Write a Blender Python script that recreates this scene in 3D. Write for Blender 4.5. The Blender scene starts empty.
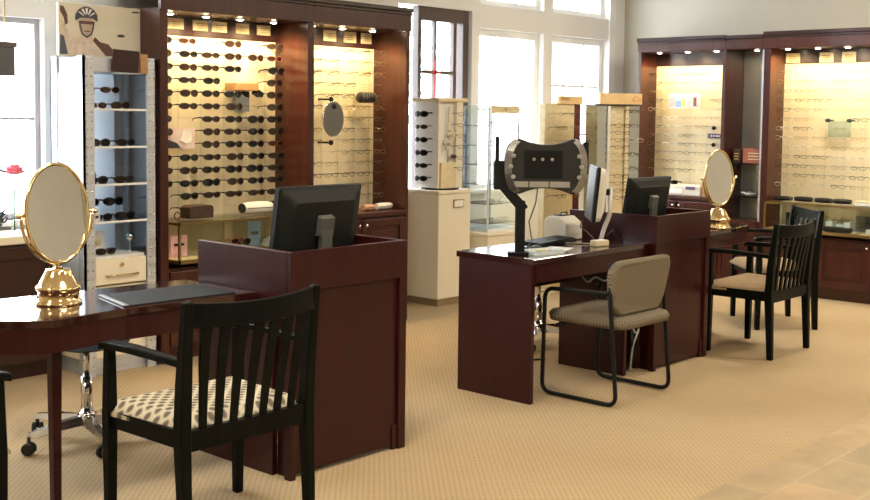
import bpy, bmesh, math, random
from mathutils import Vector, Matrix
random.seed(7)
PI = math.pi
SC = bpy.context.scene
COL = SC.collection
MAT, MX = {}, {}

# ------------------------------------------------------------------ materials
def new_mat(name):
    m = bpy.data.materials.new(name); m.use_nodes = True
    nt = m.node_tree
    for n in list(nt.nodes): nt.nodes.remove(n)
    out = nt.nodes.new('ShaderNodeOutputMaterial')
    b = nt.nodes.new('ShaderNodeBsdfPrincipled')
    nt.links.new(b.outputs[0], out.inputs[0])
    MAT[name] = m
    return m, nt, b, out

def noise_ramp(nt, b, c1, c2, scale=(8, 8, 8), detail=4, lo=.35, hi=.65, rough=.6):
    tc = nt.nodes.new('ShaderNodeTexCoord'); mp = nt.nodes.new('ShaderNodeMapping')
    mp.inputs['Scale'].default_value = scale
    nz = nt.nodes.new('ShaderNodeTexNoise'); nz.inputs['Scale'].default_value = 1
    nz.inputs['Detail'].default_value = detail; nz.inputs['Roughness'].default_value = rough
    rp = nt.nodes.new('ShaderNodeValToRGB')
    rp.color_ramp.elements[0].position = lo; rp.color_ramp.elements[1].position = hi
    rp.color_ramp.elements[0].color = (*c1, 1); rp.color_ramp.elements[1].color = (*c2, 1)
    nt.links.new(tc.outputs['Object'], mp.inputs[0]); nt.links.new(mp.outputs[0], nz.inputs[0])
    nt.links.new(nz.outputs[0], rp.inputs[0]); nt.links.new(rp.outputs[0], b.inputs['Base Color'])
    return nz

def mat(name, c1, c2=None, rough=.5, metal=0, scale=(8, 8, 8), coat=0, emit=None, es=1, bump=0, spec=.5):
    m, nt, b, out = new_mat(name)
    c2 = c2 or tuple(min(1, v*1.12) for v in c1)
    nz = noise_ramp(nt, b, c1, c2, scale)
    b.inputs['Roughness'].default_value = rough; b.inputs['Metallic'].default_value = metal
    b.inputs['Coat Weight'].default_value = coat; b.inputs['Coat Roughness'].default_value = .12
    b.inputs['Specular IOR Level'].default_value = spec
    if emit:
        b.inputs['Emission Color'].default_value = (*emit, 1); b.inputs['Emission Strength'].default_value = es
    if bump:
        bp = nt.nodes.new('ShaderNodeBump'); bp.inputs['Strength'].default_value = bump; bp.inputs['Distance'].default_value = .004
        nt.links.new(nz.outputs[0], bp.inputs['Height']); nt.links.new(bp.outputs[0], b.inputs['Normal'])
    return m

def glass_mat(name, tint=(.95, .98, .98), refl=.12, rough=.02):
    m = bpy.data.materials.new(name); m.use_nodes = True; nt = m.node_tree
    for n in list(nt.nodes): nt.nodes.remove(n)
    out = nt.nodes.new('ShaderNodeOutputMaterial'); mx = nt.nodes.new('ShaderNodeMixShader')
    tr = nt.nodes.new('ShaderNodeBsdfTransparent'); gl = nt.nodes.new('ShaderNodeBsdfGlossy')
    tr.inputs[0].default_value = (*tint, 1); gl.inputs['Roughness'].default_value = rough
    fr = nt.nodes.new('ShaderNodeLayerWeight'); fr.inputs[0].default_value = .25
    ma = nt.nodes.new('ShaderNodeMath'); ma.operation = 'MULTIPLY'; ma.inputs[1].default_value = refl*4
    ma.use_clamp = True
    nt.links.new(fr.outputs['Fresnel'], ma.inputs[0]); nt.links.new(ma.outputs[0], mx.inputs[0])
    nt.links.new(tr.outputs[0], mx.inputs[1]); nt.links.new(gl.outputs[0], mx.inputs[2]); nt.links.new(mx.outputs[0], out.inputs[0])
    MAT[name] = m
    return m

mat('desk_wood', (.024, .0034, .0042), (.037, .0055, .0058), .32, scale=(30, 30, 2.5), coat=.06, spec=.3)
mat('desk_top', (.022, .0055, .005), (.034, .008, .007), .09, scale=(2.5, 30, 30), coat=.6)
mat('cabinet_wood', (.040, .0080, .0055), (.066, .0140, .0085), .32, scale=(26, 26, 2.2), coat=.2)
mat('cabinet_dark', (.022, .0055, .005), (.036, .009, .007), .34, scale=(26, 26, 2.2), coat=.2)
mat('black_wood', (.0022, .0035, .003), (.0045, .0062, .005), .42, scale=(20, 20, 3), coat=.0, spec=.10)
mat('cream_panel', (.82, .73, .49), (.86, .77, .54), .7, scale=(5, 5, 3))
mat('white_paint', (.80, .80, .77), None, .5, scale=(3, 3, 3))
mat('window_white', (.82, .83, .82), None, .35, scale=(3, 3, 3))
mat('wall_beige', (.52, .50, .43), (.55, .53, .46), .8, scale=(2, 2, 2))
mat('wall_white', (.80, .80, .79), (.83, .83, .82), .8, scale=(2, 2, 2))
mat('ceiling_white', (.8, .78, .72), None, .9)
mat('cream_laminate', (.84, .77, .60), (.87, .80, .64), .4, scale=(3, 3, 3))
mat('kick_tan', (.26, .19, .10), (.30, .22, .12), .6)
mat('card_cream', (.72, .60, .36), (.80, .70, .46), .6, scale=(30, 30, 30))
mat('card_white', (.85, .83, .80), None, .5)
mat('black_plastic', (.004, .006, .007), (.006, .008, .009), .45, spec=.25)
mat('dark_plastic', (.006, .008, .008), (.009, .011, .010), .5, spec=.25)
mat('grey_plastic', (.07, .07, .065), (.09, .09, .085), .45)
mat('silver_plastic', (.42, .43, .43), (.5, .5, .5), .3, .5)
mat('ivory_plastic', (.68, .66, .58), (.74, .72, .64), .45)
mat('screen_dark', (.004, .005, .006), None, .4, spec=.25)
mat('chrome', (.70, .71, .73), (.76, .77, .79), .12, 1)
mat('aluminium', (.54, .58, .64), (.64, .68, .74), .40, .5, scale=(4, 4, 40))
mat('brass', (.80, .62, .32), (.86, .68, .38), .13, 1)
mat('dull_brass', (.50, .38, .17), (.56, .43, .20), .3, 1)
mat('mirror', (.86, .88, .86), (.87, .89, .87), .01, 1)
mat('dark_mirror', (.42, .46, .48), (.45, .49, .51), .06, 1)
mat('grey_mirror', (.20, .20, .20), (.22, .22, .22), .08, 1)
mat('cloudy_mirror', (.50, .55, .58), (.54, .59, .62), .30, .7)
mat('case_tan', (.48, .38, .20), (.54, .43, .24), .7)
mat('wall_cream', (.80, .74, .60), (.83, .77, .63), .8)
mat('pale_pink', (.86, .66, .60), (.92, .80, .74), .5, scale=(18, 18, 18))
mat('black_rubber', (.012, .012, .012), None, .7)
mat('blue_fabric', (.05, .09, .17), (.07, .12, .22), .9, scale=(60, 60, 60))
mat('tan_fabric', (.30, .21, .12), (.36, .26, .15), .92, scale=(60, 60, 60))
mat('brown_leather', (.045, .022, .014), (.07, .035, .02), .5, scale=(30, 30, 30))
mat('white_leather', (.80, .78, .72), None, .4)
mat('peach_leather', (.62, .36, .24), None, .5)
mat('red_box', (.34, .10, .06), (.42, .14, .09), .6)
mat('pink_petal', (.85, .12, .22), (.90, .30, .38), .6, scale=(20, 20, 20))
mat('green_leaf', (.012, .03, .028), (.03, .055, .045), .5, scale=(20, 20, 20))
mat('stem_green', (.08, .2, .06), None, .6)
mat('lens_black', (.006, .006, .008), None, .08)
mat('lens_brown', (.024, .013, .009), None, .08)
mat('lens_blue', (.02, .03, .10), None, .08)
mat('frame_black', (.010, .009, .009), None, .3)
mat('frame_brown', (.035, .018, .011), None, .3)
mat('frame_red', (.20, .04, .02), None, .35)
mat('frame_gold', (.42, .30, .14), None, .3, .8)
mat('frame_silver', (.35, .34, .32), None, .25, .9)
mat('frame_dark', (.06, .045, .035), None, .3, .4)
mat('frame_clear', (.82, .80, .74), None, .2)
mat('purple_label', (.10, .06, .16), None, .5)
mat('ink', (.02, .02, .025), None, .6)
mat('sign_tan', (.78, .55, .26), (.84, .62, .32), .5, scale=(12, 12, 12))
mat('orange_ink', (.75, .24, .04), None, .5)
mat('print_skin', (.48, .37, .29), (.55, .43, .34), .5)
mat('print_navy', (.05, .06, .09), (.10, .11, .15), .5)
mat('print_brown', (.10, .05, .04), (.16, .08, .06), .5)
mat('print_jersey', (.62, .50, .40), (.80, .70, .60), .5, scale=(20, 20, 20))
mat('poster_cream', (.74, .69, .55), (.78, .73, .60), .4)
mat('pink_print', (.82, .38, .42), (.9, .6, .6), .5, scale=(40, 40, 40))
mat('blue_print', (.22, .38, .62), None, .5)
mat('yellow_print', (.8, .66, .18), None, .5)
mat('paper', (.80, .80, .78), None, .6)
mat('window_frame_dark', (.075, .055, .055), (.11, .08, .075), .4, scale=(10, 10, 2))
mat('window_frame_grey', (.36, .34, .36), None, .45)
mat('red_tape', (.6, .06, .07), None, .5)
mat('lamp_glow', (.9, .85, .7), None, .4, emit=(1, .86, .60), es=14)
mat('panel_glow', (.9, .9, .85), None, .4, emit=(1, .93, .80), es=4)
mat('outside_ground', (.55, .55, .54), (.62, .62, .60), .9)
mat('bark', (.10, .08, .06), None, .9)
mat('outside_leaf', (.16, .26, .18), (.26, .36, .26), .7, scale=(6, 6, 6))
mat('woven_brown', (.14, .10, .07), None, .9)
mat('acrylic_edge', (.62, .70, .72), None, .15)
mat('wood_tan', (.40, .22, .09), (.48, .28, .12), .5, scale=(4, 30, 30))
mat('blotter', (.014, .016, .018), None, .62, spec=.2)
glass_mat('glass'); glass_mat('clear_glass', (.99, .99, .99), .05); glass_mat('acrylic', (.97, .985, .99), .10)
glass_mat('lens_clear', (.93, .93, .90), .10); glass_mat('shelf_glass', (.80, .90, .92), .25)

m_, nt_, b_, o_ = new_mat('frosted')
b_.inputs['Base Color'].default_value = (.80, .86, .92, 1); b_.inputs['Roughness'].default_value = .5
tl_ = nt_.nodes.new('ShaderNodeBsdfTranslucent'); tl_.inputs[0].default_value = (.86, .92, .97, 1); mx_ = nt_.nodes.new('ShaderNodeMixShader'); mx_.inputs[0].default_value = .6
nt_.links.new(b_.outputs[0], mx_.inputs[1]); nt_.links.new(tl_.outputs[0], mx_.inputs[2]); nt_.links.new(mx_.outputs[0], o_.inputs[0])

def carpet():
    m, nt, b, out = new_mat('carpet')
    tc = nt.nodes.new('ShaderNodeTexCoord')
    mp = nt.nodes.new('ShaderNodeMapping'); mp.inputs['Rotation'].default_value = (0, 0, math.radians(45)); mp.inputs['Scale'].default_value = (46, 46, 46)
    nt.links.new(tc.outputs['Object'], mp.inputs[0])
    vo = nt.nodes.new('ShaderNodeTexVoronoi'); vo.inputs['Scale'].default_value = 1; vo.inputs['Randomness'].default_value = .12
    nt.links.new(mp.outputs[0], vo.inputs['Vector'])
    rp = nt.nodes.new('ShaderNodeValToRGB')
    rp.color_ramp.elements[0].position = .12; rp.color_ramp.elements[0].color = (.31, .225, .13, 1)
    rp.color_ramp.elements[1].position = .42; rp.color_ramp.elements[1].color = (.43, .33, .20, 1)
    nt.links.new(vo.outputs['Distance'], rp.inputs[0])
    nz = nt.nodes.new('ShaderNodeTexNoise'); nz.inputs['Scale'].default_value = 1.3; nz.inputs['Detail'].default_value = 6
    nt.links.new(tc.outputs['Object'], nz.inputs[0])
    mr = nt.nodes.new('ShaderNodeMapRange'); mr.inputs[3].default_value = .82; mr.inputs[4].default_value = 1.15
    nt.links.new(nz.outputs[0], mr.inputs[0])
    mx = nt.nodes.new('ShaderNodeMix'); mx.data_type = 'RGBA'; mx.blend_type = 'MULTIPLY'; mx.inputs[0].default_value = 1
    nt.links.new(rp.outputs[0], mx.inputs[6]); nt.links.new(mr.outputs[0], mx.inputs[7]); nt.links.new(mx.outputs[2], b.inputs['Base Color'])
    bp = nt.nodes.new('ShaderNodeBump'); bp.inputs['Strength'].default_value = .5; bp.inputs['Distance'].default_value = .004
    nt.links.new(vo.outputs['Distance'], bp.inputs['Height']); nt.links.new(bp.outputs[0], b.inputs['Normal'])
    b.inputs['Roughness'].default_value = .95; b.inputs['Specular IOR Level'].default_value = .15
carpet()

def stone():
    m, nt, b, out = new_mat('stone_tile')
    tc = nt.nodes.new('ShaderNodeTexCoord')
    br = nt.nodes.new('ShaderNodeTexBrick'); br.inputs['Scale'].default_value = 1.0
    br.inputs['Brick Width'].default_value = .42; br.inputs['Row Height'].default_value = .28; br.inputs['Mortar Size'].default_value = .006
    br.inputs['Color1'].default_value = (.38, .27, .15, 1); br.inputs['Color2'].default_value = (.29, .225, .13, 1); br.inputs['Mortar'].default_value = (.37, .28, .165, 1)
    nt.links.new(tc.outputs['Object'], br.inputs[0])
    nz = nt.nodes.new('ShaderNodeTexNoise'); nz.inputs['Scale'].default_value = 6; nz.inputs['Detail'].default_value = 8
    nt.links.new(tc.outputs['Object'], nz.inputs[0])
    mr = nt.nodes.new('ShaderNodeMapRange'); mr.inputs[3].default_value = .7; mr.inputs[4].default_value = 1.3
    nt.links.new(nz.outputs[0], mr.inputs[0])
    mx = nt.nodes.new('ShaderNodeMix'); mx.data_type = 'RGBA'; mx.blend_type = 'MULTIPLY'; mx.inputs[0].default_value = 1
    nt.links.new(br.outputs[0], mx.inputs[6]); nt.links.new(mr.outputs[0], mx.inputs[7]); nt.links.new(mx.outputs[2], b.inputs['Base Color'])
    b.inputs['Roughness'].default_value = .55
stone()

def patterned(name, ground, dot, scale, rot=45, lo=.28, hi=.36, stretch=1.0):
    m, nt, b, out = new_mat(name)
    tc = nt.nodes.new('ShaderNodeTexCoord'); mp = nt.nodes.new('ShaderNodeMapping')
    mp.inputs['Rotation'].default_value = (0, 0, math.radians(rot)); mp.inputs['Scale'].default_value = (scale, scale*stretch, scale)
    nt.links.new(tc.outputs['Object'], mp.inputs[0])
    vo = nt.nodes.new('ShaderNodeTexVoronoi'); vo.voronoi_dimensions = '2D'; vo.inputs['Scale'].default_value = 1; vo.inputs['Randomness'].default_value = 0
    nt.links.new(mp.outputs[0], vo.inputs['Vector'])
    rp = nt.nodes.new('ShaderNodeValToRGB')
    rp.color_ramp.elements[0].position = lo; rp.color_ramp.elements[0].color = (*dot, 1)
    rp.color_ramp.elements[1].position = hi; rp.color_ramp.elements[1].color = (*ground, 1)
    nt.links.new(vo.outputs['Distance'], rp.inputs[0]); nt.links.new(rp.outputs[0], b.inputs['Base Color'])
    b.inputs['Roughness'].default_value = .95; b.inputs['Specular IOR Level'].default_value = .1
patterned('dotted_fabric', (.60, .555, .43), (.16, .135, .105), 27, 45, .24, .46)
patterned('woven_taupe', (.205, .172, .125), (.115, .098, .074), 70, 45, .15, .5)

# the same woven cloth, laid on an upright back (pattern runs over x and z)
def woven_up():
    m = MAT['woven_taupe'].copy(); m.name = 'woven_taupe_upright'
    mp = [n for n in m.node_tree.nodes if n.type == 'MAPPING'][0]
    mp.vector_type = 'POINT'
    nt = m.node_tree; tc = [n for n in nt.nodes if n.type == 'TEX_COORD'][0]
    sp = nt.nodes.new('ShaderNodeSeparateXYZ'); cb = nt.nodes.new('ShaderNodeCombineXYZ')
    nt.links.new(tc.outputs['Object'], sp.inputs[0]); nt.links.new(sp.outputs[0], cb.inputs[0]); nt.links.new(sp.outputs[2], cb.inputs[1])
    nt.links.new(cb.outputs[0], mp.inputs[0])
    MAT['woven_taupe_upright'] = m
woven_up()

# ------------------------------------------------------------------ mesh building
class MB:
    def __init__(s): s.v, s.f, s.m, s.sm, s.cur, s.smooth = [], [], [], [], 0, False
    def add(s, vs, fs, smooth=None):
        k = len(s.v); s.v += [Vector(p) for p in vs]
        for f in fs:
            s.f.append([i+k for i in f]); s.m.append(s.cur); s.sm.append(s.smooth if smooth is None else smooth)
        return s
    def box(s, x0, x1, y0, y1, z0, z1):
        s.add([(x, y, z) for z in (z0, z1) for y in (y0, y1) for x in (x0, x1)],
              [(0, 2, 3, 1), (4, 5, 7, 6), (0, 1, 5, 4), (2, 6, 7, 3), (0, 4, 6, 2), (1, 3, 7, 5)], False)
        return s
    def obox(s, c, sx, sy, sz, rz=0, rx=0, ry=0):
        M = Matrix.Translation(c) @ Matrix.Rotation(rz, 4, 'Z') @ Matrix.Rotation(rx, 4, 'X') @ Matrix.Rotation(ry, 4, 'Y')
        vs = [M @ Vector((x*sx/2, y*sy/2, z*sz/2)) for z in (-1, 1) for y in (-1, 1) for x in (-1, 1)]
        return s.add(vs, [(0, 2, 3, 1), (4, 5, 7, 6), (0, 1, 5, 4), (2, 6, 7, 3), (0, 4, 6, 2), (1, 3, 7, 5)], False)
    def prism(s, poly, z0, z1, axis='z', smooth=False):
        n = len(poly)
        a = sum(poly[i][0]*poly[(i+1) % n][1]-poly[(i+1) % n][0]*poly[i][1] for i in range(n))
        if a < 0: poly = poly[::-1]
        f3 = {'z': lambda u, w, h: (u, w, h), 'y': lambda u, w, h: (u, h, w), 'x': lambda u, w, h: (h, u, w)}[axis]
        vs = [f3(u, w, z0) for u, w in poly]+[f3(u, w, z1) for u, w in poly]
        fs = [list(range(n))[::-1], list(range(n, 2*n))]+[(i, (i+1) % n, (i+1) % n+n, i+n) for i in range(n)]
        if axis == 'y': fs = [list(f)[::-1] for f in fs]
        k = len(s.f); s.add(vs, fs, False)
        if smooth:
            for i in range(k+2, len(s.sm)): s.sm[i] = True
        return s
    def loft(s, secs, cap=True, smooth=False):      # secs: lists of equal length loops
        n = len(secs[0]); vs = [p for q in secs for p in q]; fs = []
        for k in range(len(secs)-1):
            for i in range(n): fs.append((k*n+i, k*n+(i+1) % n, (k+1)*n+(i+1) % n, (k+1)*n+i))
        s.add(vs, fs, smooth)
        if cap:
            s.add(secs[0][::1], [list(range(n))[::-1]], False); s.add(secs[-1], [list(range(n))], False)
        return s
    def post(s, pts):                                # pts: (x,y,z,wx,wy) tapering post
        return s.loft([[(x-a/2, y-b/2, z), (x+a/2, y-b/2, z), (x+a/2, y+b/2, z), (x-a/2, y+b/2, z)] for x, y, z, a, b in pts])
    def tube(s, pts, r, n=8, cap=True, closed=False):
        P = [Vector(p) for p in pts]; m = len(P); secs = []; up = None
        for i, p in enumerate(P):
            if closed: t = (P[(i+1) % m]-P[i-1])
            else: t = (P[min(i+1, m-1)]-P[max(i-1, 0)])
            t.normalize()
            if up is None:
                up = Vector((0, 0, 1)) if abs(t.z) < .9 else Vector((1, 0, 0))
            up = (up-t*up.dot(t))
            if up.length < 1e-6: up = t.orthogonal()
            up.normalize(); q = t.cross(up)
            rr = r[i] if isinstance(r, (list, tuple)) else r
            secs.append([p+(q*math.cos(2*PI*k/n)+up*math.sin(2*PI*k/n))*rr for k in range(n)])
        if closed: secs.append(secs[0])
        return s.loft(secs, cap and not closed, True)
    def lathe(s, prof, n=24, c=(0, 0, 0), axis='z'):
        secs = []
        for r, h in prof:
            r = max(r, 1e-4)
            L = []
            for k in range(n):
                a = 2*PI*k/n; u, w = r*math.cos(a), r*math.sin(a)
                L.append((c[0]+u, c[1]+w, c[2]+h) if axis == 'z' else ((c[0]+u, c[1]+h, c[2]+w) if axis == 'y' else (c[0]+h, c[1]+u, c[2]+w)))
            secs.append(L)
        return s.loft(secs, True, True)
    def ball(s, c, rx, ry=None, rz=None, n=12, m=8):
        ry = ry or rx; rz = rz or rx
        secs = [[(c[0]+rx*math.sin(PI*(j+.02)/(m+.04))*math.cos(2*PI*k/n), c[1]+ry*math.sin(PI*(j+.02)/(m+.04))*math.sin(2*PI*k/n), c[2]-rz*math.cos(PI*(j+.02)/(m+.04))) for k in range(n)] for j in range(m+1)]
        return s.loft(secs, True, True)
    def build(s, name, mats, parent=None, local=False, bevel=0, seg=1, autosmooth=True):
        bm = bmesh.new()
        M = Matrix.Identity(4)
        if parent is not None and not local: M = MX[parent].inverted()
        vs = [bm.verts.new(M @ p) for p in s.v]
        for f, mi, sm in zip(s.f, s.m, s.sm):
            try: F = bm.faces.new([vs[i] for i in f])
            except ValueError: continue
            F.material_index = mi; F.smooth = sm
        bmesh.ops.remove_doubles(bm, verts=bm.verts, dist=1e-5)
        bmesh.ops.recalc_face_normals(bm, faces=bm.faces)
        if bevel:
            es = [e for e in bm.edges if len(e.link_faces) == 2 and e.calc_face_angle(0) > .6 and not (e.link_faces[0].smooth and e.link_faces[1].smooth)]
            bmesh.ops.bevel(bm, geom=es, offset=bevel, segments=seg, affect='EDGES', clamp_overlap=True)
        me = bpy.data.meshes.new(name); bm.to_mesh(me); bm.free()
        for x in (mats if isinstance(mats, (list, tuple)) else [mats]): me.materials.append(MAT[x])
        o = bpy.data.objects.new(name, me); COL.objects.link(o)
        MX[o] = MX[parent].copy() if parent is not None else Matrix.Identity(4)
        if parent is not None: o.parent = parent
        return o

def B(*a): return MB().box(*a)

def tag(o, label, cat=None, group=None, kind=None):
    if label: o['label'] = label
    if cat: o['category'] = cat
    if group: o['group'] = group
    if kind: o['kind'] = kind
    return o

def thing(name, label, cat, loc=(0, 0, 0), rz=0, group=None):
    o = bpy.data.objects.new(name, None); COL.objects.link(o); o.empty_display_size = .05
    o.location = loc; o.rotation_euler = (0, 0, rz)
    MX[o] = Matrix.Translation(loc) @ Matrix.Rotation(rz, 4, 'Z')
    return tag(o, label, cat, group)

def struct(name, mb, m, label=None, **k):
    o = mb.build(name, m, **k); tag(o, label, kind='structure'); return o

def solo(name, mb, m, label, cat, loc=(0, 0, 0), rz=0, group=None, **k):
    """a thing that is one mesh: the mesh is given in world space, its origin put at loc"""
    M = Matrix.Translation(loc) @ Matrix.Rotation(rz, 4, 'Z'); I = M.inverted()
    mb.v = [I @ p for p in mb.v]
    o = mb.build(name, m, **k); o.location = loc; o.rotation_euler = (0, 0, rz); MX[o] = M
    return tag(o, label, cat, group)

KIDS = {}
def kids(o):
    return [c for c in bpy.data.objects if c.parent == o] if o not in KIDS else KIDS[o]
def copy_tree(o, parent=None):
    if o not in KIDS: KIDS[o] = [c for c in o.children]
    c = o.copy(); COL.objects.link(c)
    MX[c] = MX.get(o, Matrix.Identity(4)).copy()
    if parent is not None: c.parent = parent
    for ch in KIDS[o]: copy_tree(ch, c)
    return c
def place(o, loc, rz=0, label=None, group=None):
    o.location = loc; o.rotation_euler = (0, 0, rz); MX[o] = Matrix.Translation(loc) @ Matrix.Rotation(rz, 4, 'Z')
    if label: o['label'] = label
    if group: o['group'] = group
    return o

def arc(c, r, a0, a1, n, plane='xz', y=0):
    out = []
    for i in range(n+1):
        a = math.radians(a0+(a1-a0)*i/n); u, w = c[0]+r*math.cos(a), c[1]+r*math.sin(a)
        out.append((u, y, w) if plane == 'xz' else ((y, u, w) if plane == 'yz' else (u, w, y)))
    return out

def round_path(pts, r, n=5):
    P = [Vector(p) for p in pts]; out = [P[0]]
    for i in range(1, len(P)-1):
        a = (P[i-1]-P[i]); b = (P[i+1]-P[i]); d = min(r, a.length*.45, b.length*.45)
        p0 = P[i]+a.normalized()*d; p1 = P[i]+b.normalized()*d
        for k in range(n+1):
            t = k/n; out.append(p0*(1-t)**2+P[i]*2*t*(1-t)+p1*t*t)
    return out+[P[-1]]

ORD = ['top', 'second', 'third', 'fourth', 'fifth', 'sixth', 'seventh', 'eighth', 'ninth', 'tenth', 'eleventh', 'twelfth', 'thirteenth', 'fourteenth', 'fifteenth']
NTH = ['first', 'second', 'third', 'fourth', 'fifth', 'sixth', 'seventh', 'eighth']

# ------------------------------------------------------------------ camera
def camera():
    a, pitch, roll = 0.8373793, 0.0716036, -0.0121897
    f, ppy = 1135.67, 194.0
    cp, sp, cr, sr = math.cos(pitch), math.sin(pitch), math.cos(roll), math.sin(roll)
    r0 = Vector((1, 0, 0)); up0 = Vector((0, sp, cp)); fw = Vector((0, cp, -sp))
    r = cr*r0-sr*up0; u = cr*up0+sr*r0
    Z = Matrix(((math.cos(a), math.sin(a), 0), (-math.sin(a), math.cos(a), 0), (0, 0, 1)))
    r, u, fw = Z @ r, Z @ u, Z @ fw
    cd = bpy.data.cameras.new('camera'); co = bpy.data.objects.new('camera', cd); COL.objects.link(co)
    M = Matrix((( r.x, u.x, -fw.x, 0), (r.y, u.y, -fw.y, 0), (r.z, u.z, -fw.z, 1.5), (0, 0, 0, 1)))
    co.matrix_world = M
    cd.sensor_width = 36; cd.lens = f/870*36; cd.shift_y = -(250-ppy)/870; cd.clip_start = .05
    SC.camera = co
camera()

# ------------------------------------------------------------------ the room
WY, WX, CZ = 6.2, 9.65, 3.1
struct('floor', B(-3.5, WX+.2, 2.15, WY+.25, -.1, 0), 'carpet', 'tan carpet with a fine dotted weave')
struct('floor_stone', B(-3.5, WX+.2, -4, 2.15, -.1, 0), 'stone_tile', 'brown stone tile floor beside the carpet')
struct('ceiling', B(-3.5, WX+.2, -4, WY+.25, CZ, CZ+.1), 'ceiling_white')
struct('wall_right', B(WX, WX+.2, -4, WY+.25, 0, CZ), 'wall_beige')
struct('wall_left', B(-3.7, -3.5, -4, WY+.25, 0, CZ), 'wall_cream')
struct('wall_rear', B(-3.7, WX+.2, -4.2, -4, 0, CZ), 'wall_cream')
# window wall, openings: (x0, x1, z0, z1)
OPEN = [(1.6, 3.44, .85, 2.02), (1.6, 3.44, 2.12, 3.0), (6.42, 7.32, .85, 2.35), (6.42, 7.32, 2.47, 3.0), (7.42, 8.32, .85, 2.22), (7.42, 8.32, 2.42, 3.0), (8.46, 9.36, .85, 2.22), (8.46, 9.36, 2.42, 3.0)]
wm = MB()
xs = sorted({-3.5, WX}|{o[0] for o in OPEN}|{o[1] for o in OPEN}); zs = sorted({0, CZ}|{o[2] for o in OPEN}|{o[3] for o in OPEN})
for i in range(len(xs)-1):
    run = None
    for k in range(len(zs)-1):
        cx, cz = (xs[i]+xs[i+1])/2, (zs[k]+zs[k+1])/2
        if any(o[0] < cx < o[1] and o[2] < cz < o[3] for o in OPEN):
            if run: wm.box(xs[i], xs[i+1], WY, WY+.2, *run)
            run = None
        else: run = (run[0] if run else zs[k], zs[k+1])
    if run: wm.box(xs[i], xs[i+1], WY, WY+.2, *run)
struct('wall_window', wm, 'wall_white', 'white painted wall around the tall windows')

def window(n, x0, x1, z0, z1, nx, nz, fm, fw=.05, mw=.022, label=None, y=WY+.06):
    f = MB()
    f.box(x0, x0+fw, y, y+.06, z0, z1).box(x1-fw, x1, y, y+.06, z0, z1).box(x0+fw, x1-fw, y, y+.06, z0, z0+fw).box(x0+fw, x1-fw, y, y+.06, z1-fw, z1)
    o = f.build(f'window_{n}', fm); tag(o, label, kind='structure')
    g = MB()
    for i in range(1, nx):
        x = x0+(x1-x0)*i/nx; g.box(x-mw/2, x+mw/2, y+.015, y+.045, z0+fw, z1-fw)
    for i in range(1, nz):
        z = z0+(z1-z0)*i/nz; g.box(x0+fw, x1-fw, y+.012, y+.048, z-mw/2, z+mw/2)
    if nx > 1 or nz > 1: g.build('muntin_grid', fm, o)
    B(x0+fw, x1-fw, y+.028, y+.034, z0+fw, z1-fw).build('pane', 'clear_glass', o)
    return o
window(1, *OPEN[0], 3, 2, 'window_frame_grey', .03, .016, 'grey framed window behind the flower vase')
window(2, *OPEN[1], 3, 1, 'window_white', .05, .018)
window(4, *OPEN[3], 2, 1, 'window_white', .05, .02)
window(5, *OPEN[4], 3, 2, 'window_white', .06, .02, 'white window beside the dark framed one')
window(6, *OPEN[5], 3, 1, 'window_white', .05, .02)
window(7, *OPEN[6], 3, 3, 'window_white', .06, .02, 'white window nearest the corner')
window(8, *OPEN[7], 3, 1, 'window_white', .05, .02)
# dark framed casement with a red strip on its crossing
y = WY+.03
f = MB().box(6.69, 6.73, y, y+.06, .85, 2.35).box(7.24, 7.31, y, y+.10, .85, 2.35).box(6.73, 7.24, y, y+.06, 2.24, 2.35).box(6.73, 7.24, y, y+.06, .85, .92).box(6.42, 6.46, y, y+.06, .85, 2.35)
w3 = f.build('window_3', 'window_frame_dark'); tag(w3, 'dark brown framed window with a cross bar', kind='structure')
MB().box(7.13, 7.17, y+.01, y+.05, .92, 2.24).box(6.90, 6.925, y+.015, y+.045, .92, 2.24).box(6.73, 7.13, y+.015, y+.045, 1.815, 1.84).build('muntin_grid', 'window_frame_dark', w3)
MB().box(6.903, 6.922, y+.008, y+.0148, 1.62, 1.93).box(6.86, 6.965, y+.008, y+.0148, 1.819, 1.836).build('red_strip', 'red_tape', w3)
B(6.46, 7.24, y+.028, y+.034, .92, 2.24).build('pane', 'clear_glass', w3)
# sills
struct('trim_1', B(1.5, 3.30, WY-.05, WY-.002, .82, .85), 'window_white', 'white window sill')
struct('trim_2', B(6.38, 9.42, WY-.06, WY-.002, .82, .85), 'window_white', 'white window sill behind the display towers')
struct('trim_3', B(9.36, 9.46, WY-.02, WY-.002, .85, 3.05), 'window_white')
struct('baseboard_window', B(6.2, 9.6, WY-.015, WY-.001, .0, .10), 'window_white')
struct('ground_outside', B(-25, 40, WY+.3, 45, -.3, -.15), 'outside_ground', 'pale paving outside the windows')

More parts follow.
